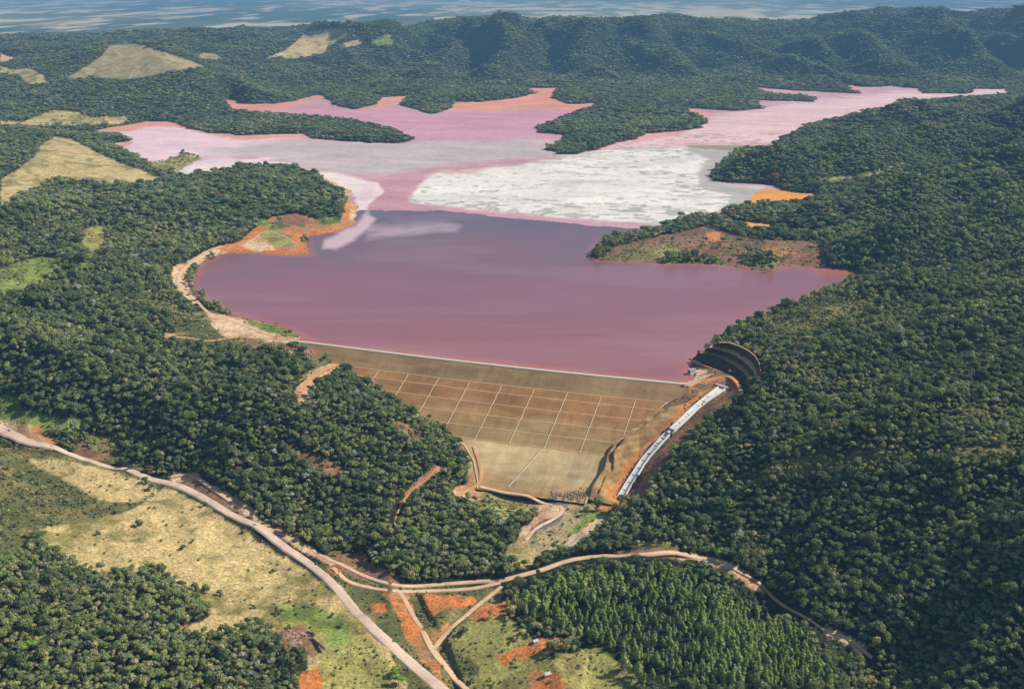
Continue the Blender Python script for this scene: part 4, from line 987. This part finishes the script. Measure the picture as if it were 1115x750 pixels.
for i in range(2): add_kind('olive', L_OLIVE, *crown_broad(140+i, 6, 3.4, .62, 360, 4.6), *trunk(30+i, 5.5, .22))
for i in range(2): add_kind('silver', L_SILVER, *crown_broad(150+i, 8, 3.6, .6, 460, 7.2), *trunk(40+i, 8, .24))
add_kind('rust', L_RUST, *crown_broad(160, 7, 3.9, .7), *trunk(50, 7, .25))
add_kind('lime', L_LIME, *crown_broad(165, 7, 3.5, .7, 420, 4.4), *trunk(55, 5, .25))
for i in range(3): add_kind('tall', L_EUC, *crown_tall(170+i, 18+i), *trunk(60+i, 17+i, .2, 3, 1.0))
for i in range(2): add_kind('shrub', [L_DARK, L_MID][i], *crown_broad(180+i, 5, 2.2, .75, 260, 1.3), *trunk(70+i, 2.2, .12, 3, .9))
add_kind('drybush', L_OLIVE, *crown_broad(185, 4, 1.5, .7, 200, .8), *trunk(75, 1.4, .08, 2, .6))
SPI = {}
for i, k in enumerate(KINDS): SPI.setdefault(k[0], []).append(i)

src = bpy.data.collections.new('tree_kinds')
for i, k in enumerate(KINDS):
    o = bpy.data.objects.new('tree_kind_%03d' % i, k[4]); src.objects.link(o)
def gn_scatter(name, Pn, idx, rot, scl, label):
    me = bpy.data.meshes.new(name); me.vertices.add(len(Pn)); me.vertices.foreach_set('co', Pn.astype(np.float32).ravel())
    a = me.attributes.new('kind_index', 'INT', 'POINT'); a.data.foreach_set('value', idx.astype(np.int32))
    a = me.attributes.new('turn', 'FLOAT_VECTOR', 'POINT'); v = np.zeros((len(Pn), 3), np.float32); v[:, 2] = rot; v[:, 0] = rng.normal(0, .13, len(Pn)); v[:, 1] = rng.normal(0, .13, len(Pn)); a.data.foreach_set('vector', v.ravel())
    a = me.attributes.new('size', 'FLOAT_VECTOR', 'POINT'); a.data.foreach_set('vector', scl.astype(np.float32).ravel())
    me.update(); o = link(name, me); tag(o, label, kind='stuff')
    ng = bpy.data.node_groups.new(name, 'GeometryNodeTree')
    ng.interface.new_socket('Geometry', in_out='INPUT', socket_type='NodeSocketGeometry'); ng.interface.new_socket('Geometry', in_out='OUTPUT', socket_type='NodeSocketGeometry')
    n = ng.nodes; l = ng.links; gi = n.new('NodeGroupInput'); go_ = n.new('NodeGroupOutput')
    ip_ = n.new('GeometryNodeInstanceOnPoints'); ci = n.new('GeometryNodeCollectionInfo'); ci.inputs['Collection'].default_value = src; ci.inputs['Separate Children'].default_value = True; ci.inputs['Reset Children'].default_value = True
    def na(nm, dt):
        q = n.new('GeometryNodeInputNamedAttribute'); q.data_type = dt; q.inputs['Name'].default_value = nm; return q.outputs['Attribute']
    l.new(gi.outputs[0], ip_.inputs['Points']); l.new(ci.outputs[0], ip_.inputs['Instance']); ip_.inputs['Pick Instance'].default_value = True
    l.new(na('kind_index', 'INT'), ip_.inputs['Instance Index']); l.new(na('turn', 'FLOAT_VECTOR'), ip_.inputs['Rotation']); l.new(na('size', 'FLOAT_VECTOR'), ip_.inputs['Scale'])
    l.new(ip_.outputs[0], go_.inputs[0])
    md = o.modifiers.new('scatter', 'NODES'); md.node_group = ng
    return o

# ------------------------------------------------------------------ forest points
PLANT = [(548,660),(575,650),(620,638),(665,628),(735,628),(790,650),(832,676),(880,700),(905,752),(700,752),(668,722),(640,700),(610,690),(580,682),(560,672)]
def scatter_pts(y0, y1, spacing, ang=.78):
    xs = []; yv = np.arange(y0, y1, spacing*.88)
    P_ = []
    for j, y in enumerate(yv):
        x = np.arange(-ang*y, ang*y, spacing)+(j % 2)*spacing/2; P_.append(np.c_[x, np.full(len(x), y)])
    P_ = np.concatenate(P_); P_ += rng.uniform(-.42, .42, P_.shape)*spacing; return P_
zones = [(600, 1500, 5.4, .86), (1500, 2400, 6.5, 1.02), (2400, 4000, 9.0, 1.35), (4000, 6200, 13, 1.75), (6200, 9900, 18, 2.2)]
AP = []; AS = []
for y0, y1, spc, sc in zones:
    q = scatter_pts(y0, y1, spc); AP.append(q); AS.append(np.full(len(q), sc))
AP = np.concatenate(AP); AS = np.concatenate(AS)
AZ = Hd(AP[:, 0], AP[:, 1]); x, y = AP[:, 0], AP[:, 1]
px, py = proj(x, y, AZ)
vis = (px > -310) & (px < 1425) & (py < 960) & ((AZ > .3) | (y < 1950)) & (y > 0) | ((y < 1500) & (AZ < 0) & (px > -310) & (px < 1425) & (py < 960))
AP, AS, AZ, px, py = AP[vis], AS[vis], AZ[vis], px[vis], py[vis]; x, y = AP[:, 0], AP[:, 1]
dl = np.full(x.shape, 999.); m = y > 1500; dl[m] = dlake(x[m], y[m])
_, keep, kind = cover(px, py, x, y)
s_, t_ = st_of(x, y)
indam = (t_ > -30) & (t_ < TTOE+3) & (s_ > s_left(np.clip(t_, 0, TTOE))-1) & (s_ < s_right(np.clip(t_, 0, TTOE))+4)
ok = rng.random(len(x)) < keep
ok &= ~indam & (dl > 3*AS) & (road_dist(x, y+3) > 5.5) 
dcut = sdf(x, y, cutpoly); dch, _ = dist_line(x, y, CHW); ok &= (dcut > 3) & (dch > 14)
AP, AS, AZ, px, py, keep, kind = AP[ok], AS[ok], AZ[ok], px[ok], py[ok], keep[ok], kind[ok]; x, y = AP[:, 0], AP[:, 1]
inplant = (sdf(px, py, PLANT) < 0) & (y < 1400)
ng_ = fbm(x, y, 130, 3, 901); u = rng.random(len(x)); n2 = fbm(x, y, 45, 2, 903)
idx = np.empty(len(x), int)
def pick(names, m):
    opts = sum([SPI[n_] for n_ in names], []); idx[m] = rng.choice(opts, m.sum())
pick(['dark'], np.ones(len(x), bool))
pick(['mid'], u < .34+.7*ng_)
pick(['olive'], (u > .90-.4*np.maximum(ng_, 0)-.25*sm(.1, .5, n2)) | ((keep < .7) & (u > .45)))
sil = (rng.random(len(x)) < .006+.06*sm(.2, .6, n2)) & (y < 3500); pick(['silver'], sil)
pick(['rust'], rng.random(len(x)) < .004)
pick(['lime'], (rng.random(len(x)) < .012) | ((kind == GRN) & (u > .6)))
leftf = (px < 330) & (py > 560); pick(['mid', 'olive'], leftf & (u > .35) & (u < .8))
meadow = (keep < .3) & (y < 1700); pick(['shrub', 'drybush'], meadow & (u < .8))
scl = AS*np.clip(rng.lognormal(-.05, .31, len(x)), .45, 2.0)
small = (keep < .6) & ~meadow; scl[small] *= .75
zs = scl*rng.uniform(.75, 1.4, len(x))*np.where(AS > 1.5, .42, np.where(AS > 1.2, .7, 1))
asp = rng.uniform(.78, 1.28, len(x)); fr_ = np.where((road_dist(x, y+12) < 5) | (road_dist(x, y+24) < 4) | ((y > 1400) & (road_dist(x, y+36) < 4)), .5, 1.0); scl = scl*fr_; zs = zs*fr_
SC = np.c_[scl*asp, scl/asp, zs]
rot = rng.uniform(0, 6.28, len(x))
Pn = np.c_[x, y, AZ-.3*AS]
bl = ~inplant
# plantation on its own denser grid
PP = scatter_pts(800, 1300, 4.7, .5); PP += rng.normal(0, 1.2, PP.shape); PZ_ = Hd(PP[:, 0], PP[:, 1]); qx, qy = proj(PP[:, 0], PP[:, 1], PZ_)
gapn = fbm(PP[:, 0], PP[:, 1], 60, 2, 77)
mpl = (sdf(qx, qy, PLANT)+3*gapn < 0) & (road_dist(PP[:, 0], PP[:, 1]+4) > 9); 
diag = np.abs(((qx-560)*.42-(qy-672))) < 5
mpl &= ~(diag & (qx < 760)) & (rng.random(len(qx)) < .66+.5*gapn)
PP = PP[mpl]; PZ_ = PZ_[mpl]; qx = qx[mpl]; qy = qy[mpl]
pidx = rng.choice(SPI['tall'], len(PP)); psc = np.clip(rng.normal(.72, .17, len(PP)), .35, 1.1)*(1+.35*fbm(PP[:, 0], PP[:, 1], 50, 2, 79)); prot = rng.uniform(0, 6.28, len(PP))

# ---- individuals: the nearest 300 of each
def tree_thing(name, ki, loc, rz, s3, label, cat, group):
    sp_, lm, cm, tm, jm = KINDS[ki]
    root = bpy.data.objects.new(name, None); COL.objects.link(root); root.location = loc; root.rotation_euler = (0, 0, rz); root.scale = s3; root.empty_display_size = 1
    tag(root, label, cat, group)
    for nm, me in (('crown', cm), ('trunk', tm)):
        o = bpy.data.objects.new(nm, me); COL.objects.link(o); o.parent = root
    return root
TONE = {'dark': 'dark green broadleaf tree with a rounded crown', 'mid': 'mid green broadleaf tree with a rounded crown', 'olive': 'low olive green tree with a thin crown',
        'silver': 'pale silvery tree', 'rust': 'rusty brown crowned tree', 'lime': 'bright lime green tree', 'shrub': 'dark green shrub', 'drybush': 'small olive bush'}
GRP = {'dark': 'dark trees', 'mid': 'mid green trees', 'olive': 'olive trees', 'silver': 'silvery trees', 'rust': 'rusty trees', 'lime': 'lime green trees', 'shrub': 'dark shrubs', 'drybush': 'small olive bushes'}
def region(a, b_):
    if b_ > 690 and a < 340: return 'in the bottom left forest'
    if a < 340: return 'by the dry meadow at lower left'
    if a < 500: return 'on the rough pasture beside the wide road'
    if a < 720: return 'on the rough ground below the plantation'
    return 'in the bottom right forest'
inframe = (px > 2) & (px < 1113) & (py < 752)
score = scl/np.hypot(y, 560)
used = np.zeros(len(x), bool)
for names, nmax in ((['dark', 'mid', 'olive', 'rust', 'lime'], 300), (['silver'], 60), (['shrub', 'drybush'], 90)):
    cand = np.where(bl & inframe & np.isin(idx, sum([SPI[n_] for n_ in names], [])) & (y < 1500))[0]
    if 'silver' in names or 'shrub' in names: cand = cand[np.argsort(-score[cand])][:nmax]
    else:
        cand = cand[np.argsort(-score[cand])][:nmax]
    used[cand] = True
    for i in cand:
        sp_ = KINDS[idx[i]][0]; rg = region(px[i], py[i])
        tree_thing({'shrub': 'shrub', 'drybush': 'bush'}.get(sp_, 'broadleaf_tree'), idx[i], tuple(Pn[i]), rot[i], tuple(SC[i]), TONE[sp_]+' '+rg, 'shrub' if sp_ in ('shrub', 'drybush') else 'tree', GRP[sp_]+' '+rg)
order = np.argsort(np.hypot(PP[:, 1], 560)); inp = order[(qx[order] > 0) & (qx[order] < 1115) & (qy[order] < 765)][:300]
pu = np.zeros(len(PP), bool); pu[inp] = True
for i in inp:
    tree_thing('plantation_tree', pidx[i], (PP[i, 0], PP[i, 1], PZ_[i]-.3), prot[i], (psc[i],)*3, 'tall slender light green tree at the front of the planted stand', 'tree', 'slender trees at the front of the planted stand')
r_ = bl & ~used
gn_scatter('forest', Pn[r_], idx[r_], rot[r_], SC[r_], 'dense mixed green forest covering the hills around the dam')
r_ = ~pu
gn_scatter('tree_plantation', np.c_[PP[r_], PZ_[r_]-.3], pidx[r_], prot[r_], np.repeat(psc[r_][:, None], 3, 1), 'planted stand of slender light green trees below the track')
# scrub and tufts on the open ground
q = scatter_pts(700, 1700, 4.2, .6); qz = Hd(q[:, 0], q[:, 1]); a_, b_ = proj(q[:, 0], q[:, 1], qz)
_, kp, kd = cover(a_, b_, q[:, 0], q[:, 1])
s_, t_ = st_of(q[:, 0], q[:, 1]); ind = (t_ > -30) & (t_ < TTOE+3) & (s_ > s_left(np.clip(t_, 0, TTOE))-1) & (s_ < s_right(np.clip(t_, 0, TTOE))+30)
pr = np.zeros(len(q)); cl = sm(-.1, .5, fbm(q[:, 0], q[:, 1], 35, 3, 951))
for k_, p_ in ((TAN, .05), (YEL, .22), (SCR, .5), (GRN, .15), (TAN2, .12), (BRN, .1), (ORG, .03)): pr = np.where(kd == k_, p_, pr)
mk = (rng.random(len(q)) < pr*(.3+1.6*cl)) & ~ind & (road_dist(q[:, 0], q[:, 1]) > 1.5) & (a_ > -60) & (a_ < 1180) & (b_ < 800)
q = q[mk]; qz = qz[mk]; ii = rng.choice(SPI['drybush']*3+SPI['shrub'], len(q)); sc_ = rng.uniform(.35, .95, len(q))
gn_scatter('scrub', np.c_[q, qz-.1], ii, rng.uniform(0, 6.28, len(q)), np.c_[sc_, sc_, sc_*.8], 'low scrub and grass tufts scattered over the open ground')

# lone shrubs on the meadow, each where the photo has it
LONE = [(127,559,1.0,'dark shrub with a ragged crown at the upper left corner of the tan meadow'),(152,573,1.5,'largest dark bushy tree standing alone in the middle of the tan meadow'),
 (107,582,.8,'low dark shrub at the left end of the tan meadow'),(200,598,1.1,'dark shrub casting a short shadow right of the meadow centre'),(176,589,.7,'small brownish shrub between the two largest meadow shrubs'),
 (210,590,.7,'small brownish shrub just right of the dark meadow shrub'),(168,554,.6,'small dark shrub near the top of the meadow by the road'),(163,554,.6,'dark shrub beside its twin near the top of the meadow'),
 (178,568,.55,'tiny green shrub above the middle of the meadow'),(199,573,.55,'tiny dark shrub in the upper right part of the meadow'),(217,610,.6,'pale green shrub in the open right half of the meadow'),
 (212,642,1.4,'dark tree at the right tip of the meadow forest edge'),(225,645,1.7,'broad dark tree just outside the forest edge in the meadow'),(239,648,1.1,'round dark shrub rightmost of three beside the forest edge'),
 (176,620,1.3,'dark tree poking from the forest into the meadow'),(302,668,1.0,'dark shrub on the bright green grass above the ruin'),(372,682,1.0,'dark shrub on the bright grass by the wide road'),(362,671,.8,'small dark shrub at the top of the bright grass'),
 (431,735,1.4,'bright green shrub beside the wide road near the bottom edge'),(434,746,1.5,'bright green shrub at the bottom edge beside the wide road'),(505,691,1.6,'round dark tree alone on the yellow grass right of the fork'),
 (223,551,1.0,'dark shrub on the verge below the wide road'),(265,580,.8,'grey green shrub on the verge of the wide road'),(104,593,.5,'tiny shrub near the left meadow fringe'),(94,548,.9,'dark shrub above the left end of the meadow'),
 (298,622,.8,'small shrub on the meadow slope beside the road verge'),(316,620,.7,'small green shrub on the right part of the meadow slope'),(276,662,.7,'small dark shrub low on the meadow by the forest'),
 (165,533,1.6,'dense dark bush on the outer bend below the road'),(158,526,1.5,'dark leafy bush beside the narrow stretch of road')]
gl = ground([(a, b_) for a, b_, _, _ in LONE])
for (a, b_, s, lab), g in zip(LONE, gl):
    ki = SPI['shrub'][0] if s < 1.2 and 'dark' in lab else (SPI['lime'][0] if 'bright green shrub' in lab else (SPI['drybush'][0] if s < .8 else SPI['shrub'][0 if 'dark' in lab else 1]))
    s2 = s*1.7*(1.4 if ki == SPI['drybush'][0] else 1)*(.6 if 'bright green shrub' in lab else 1)
    tree_thing('shrub', ki, (g[0], g[1], g[2]-.2), a*.7, (s2, s2, s2), lab, 'shrub', 'lone shrubs on the open ground')

# ------------------------------------------------------------------ small buildings
M_WHITE = simple('white_wall', lin((190,182,170)), lin((222,214,202)), .8)
M_ROOFP = simple('pale_roof', lin((168,186,190)), lin((200,212,212)), .6)
M_ROOFR = simple('clay_roof', lin((170,96,66)), lin((200,122,86)), .8)
def house(pix, w_, d_, h_, rz, roofm, label, z0=120):
    g = ground([pix], z0)[0]; o = empty('house', (g[0], g[1], g[2]), rz); tag(o, label, 'house')
    m = MB(); m.box(0, 0, -1.5, w_, d_, h_+1.5); 
    n = len(m.v); m.v += [(-w_/2, -d_/2, h_), (-w_/2, d_/2, h_), (-w_/2, 0, h_+d_*.28), (w_/2, -d_/2, h_), (w_/2, d_/2, h_), (w_/2, 0, h_+d_*.28)]; m.f += [(n, n+2, n+1), (n+3, n+4, n+5)]; m.m += [0, 0]
    m.build('wall', M_WHITE, o)
    r = MB(); e = .7; hh = d_*.28+.15; k = hh*(1+2*e/d_)
    for sy in (-1, 1):
        yo = sy*(d_/2+e); zo = h_+hh-k; a = [(-w_/2-e, 0, h_+hh), (w_/2+e, 0, h_+hh), (w_/2+e, yo, zo), (-w_/2-e, yo, zo)]
        r.quad(*a) ; r.quad(*[(p[0], p[1], p[2]-.15) for p in reversed(a)]); r.quad(a[2], a[3], (a[3][0], a[3][1], a[3][2]-.15), (a[2][0], a[2][1], a[2][2]-.15))
    r.build('roof', roofm, o)
    for xx in (-w_*.28, w_*.3):
        q_ = MB(); q_.box(xx, -d_/2-.04, 1.1, 1.2, .08, 1.1); q_.build('window', M_DARK, o)
    q_ = MB(); q_.box(0, -d_/2-.04, 0, 1.0, .08, 2.1); q_.build('door', M_DARK, o)
    return o
house((449,481), 14, 8, 3.4, -.35, M_ROOFP, 'farm house with a pale blue grey roof among trees left of the dam')
house((583,699), 4.5, 3.6, 2.5, .5, M_WHITE, 'small white hut on the orange soil near the plantation edge')
house((596,735), 5.5, 4, 2.7, .4, M_WHITE, 'white house beside the orange yard near the bottom edge')
house((448,651+1), 3.6, 3.0, 3.4, .2, M_CONCD, 'tiny grey pump hut under the track embankment at the junction') if False else None
M_TYRE = simple('tyre_rubber', lin((30,30,30)), lin((46,46,46)), 2)
M_CAB = simple('truck_paint', lin((52,58,74)), lin((70,76,92)), 1, .5)
g = ground([(9,470)])[0]; tk = empty('truck', (g[0], g[1], g[2]+.55), -.55); tag(tk, 'small dark truck parked on the wide pale dirt pad at the left edge', 'truck')
m = MB(); m.box(3.1, 0, .9, 2.0, 2.3, 1.9, 0, 0, .25, .12); m.build('cab', M_CAB, tk)
m = MB(); m.box(-1.1, 0, 1.0, 5.6, 2.4, .3); m.box(-1.1, 1.15, 1.3, 5.6, .1, 1.0); m.box(-1.1, -1.15, 1.3, 5.6, .1, 1.0); m.box(-3.85, 0, 1.3, .1, 2.3, 1.0); m.box(1.65, 0, 1.3, .1, 2.3, 1.4); m.box(0, 0, .7, 7.6, .9, .3); m.build('bed', M_DARK, tk)
m = MB(); m.box(4.04, 0, 1.8, .08, 1.8, .7); m.build('windscreen', M_DARK, tk)
for wx in (2.9, -1.6, -2.8):
    for wy in (-1, 1):
        V = []; Fc = []
        for q_ in (-.16, .16):
            for k in range(16): t = k/16*6.2832; V.append((.52*math.cos(t), q_, .52*math.sin(t)))
        V += [(0, -.16, 0), (0, .16, 0)]
        for k in range(16): j = (k+1) % 16; Fc += [(k, j, 16+j), (k, 16+j, 16+k), (k, 32, j), (16+k, 16+j, 33)]
        wo_ = link('wheel', npmesh('wheel', V, Fc, M_TYRE, False), tk); wo_.location = (wx, wy*1.05, .52)
# ruined yard in the meadow: grey slab with a long low wall
g = ground([(322,694)])[0]
ru = empty('ruined_yard', tuple(g), -.5); tag(ru, 'ruined yard with broken concrete slabs and a dark pit beside bright green grass', 'ruin')
M_SLAB = simple('broken_slab', lin((150,122,110)), lin((196,166,150)), .4)
m = MB(); rr = random.Random(3)
for i in range(26):
    m.box(rr.uniform(-15, 13), rr.uniform(-16, 12), rr.uniform(-1.2, -.4), rr.uniform(2, 6), rr.uniform(2, 5), 1.5, rr.uniform(0, 3), 0, .2, .2)
m.build('slab', M_SLAB, ru)
m = MB(); m.box(8, 13, -1, 11, 6, 2.4, .2, 0, 1.5, 1.5); m.build('dark_pit_block', M_DARK, ru)  # low dark block standing in for the dark pit
m = MB(); m.box(27, 3, -2, 26, .5, 4.2, -.35); m.build('wall', M_CONCD, ru)
# boulder heap of the toe drain
g = ground([(622,540)])[0]; rk = empty('rock_heap', tuple(g)); tag(rk, 'heap of grey rocks at the outlet of the dam toe', 'rock heap')
M_ROCK = simple('grey_rock', lin((112,100,90)), lin((168,154,138)), .9)
V = []; Fc = []; n = 0; r = np.random.default_rng(5)
for i in range(260):
    a = r.uniform(-26, 22); bb = r.normal(0, 4)+abs(a)*.12; s = r.uniform(.4, 1.5); v = IV1*(1+.4*(r.random((len(IV1), 1))-.5))*s*np.array([1, 1, .7]); zz = Hd(np.array([g[0]+a]), np.array([g[1]+bb]))[0]-g[2]+.3
    V.append(v+np.array([a, bb, zz])); Fc.append(IF1+n); n += len(v)
link('rocks', npmesh('rocks', np.concatenate(V), np.concatenate(Fc), M_ROCK, False), rk)
rk.children[0]['kind'] = 'stuff'

# ------------------------------------------------------------------ haze: absorbing volume over the landscape, its blue glow standing in for scattered light
hz = MB(); hz.box(0, 70000, -400, 260000, 180000, 1700)
M_HAZE = bpy.data.materials.new('haze'); M_HAZE.use_nodes = True; nt = M_HAZE.node_tree; nt.nodes.clear()
outn = nt.nodes.new('ShaderNodeOutputMaterial')
va = N(nt, 'ShaderNodeVolumeAbsorption'); em = N(nt, 'ShaderNodeEmission'); ad = nt.nodes.new('ShaderNodeAddShader')
SIG = 4.6e-5
va.inputs['Color'].default_value = (0.0, 0.0, 0.0, 1); va.inputs['Density'].default_value = SIG
em.inputs['Color'].default_value = (.14, .29, .48, 1); em.inputs['Strength'].default_value = SIG
nt.links.new(va.outputs[0], ad.inputs[0]); nt.links.new(em.outputs[0], ad.inputs[1]); nt.links.new(ad.outputs[0], outn.inputs['Volume'])
ho = hz.build('haze', M_HAZE); tag(ho, 'thin blue haze filling the air over the whole landscape', kind='structure')

# ------------------------------------------------------------------ light
SAZ, SEL = R(9), R(42)     # sun to the right and a little beyond
sx, sy, sz = math.cos(SAZ)*math.cos(SEL), math.sin(SAZ)*math.cos(SEL), math.sin(SEL)
ld = bpy.data.lights.new('sun', 'SUN'); ld.energy = 5.0; ld.angle = R(.5); ld.color = (1, .95, .87)
so = bpy.data.objects.new('sun', ld); COL.objects.link(so)
from mathutils import Vector
so.rotation_euler = Vector((sx, sy, sz)).to_track_quat('Z', 'Y').to_euler()
w_ = bpy.data.worlds.new('World'); scene.world = w_; w_.use_nodes = True; nt = w_.node_tree
sky = nt.nodes.new('ShaderNodeTexSky'); sky.sky_type = 'NISHITA'; sky.sun_disc = False; sky.sun_elevation = SEL
sky.sun_rotation = math.atan2(sx, sy); sky.altitude = 900; sky.air_density = 1.2; sky.dust_density = 1.5
bg = nt.nodes['Background']; bg.inputs[1].default_value = .09; nt.links.new(sky.outputs[0], bg.inputs[0])
cy = scene.cycles
cy.max_bounces = 4; cy.diffuse_bounces = 2; cy.glossy_bounces = 2; cy.volume_bounces = 0; cy.transparent_max_bounces = 4
cy.use_denoising = True
print('trees', len(x), 'plantation', len(PP), 'ground', len(GX))
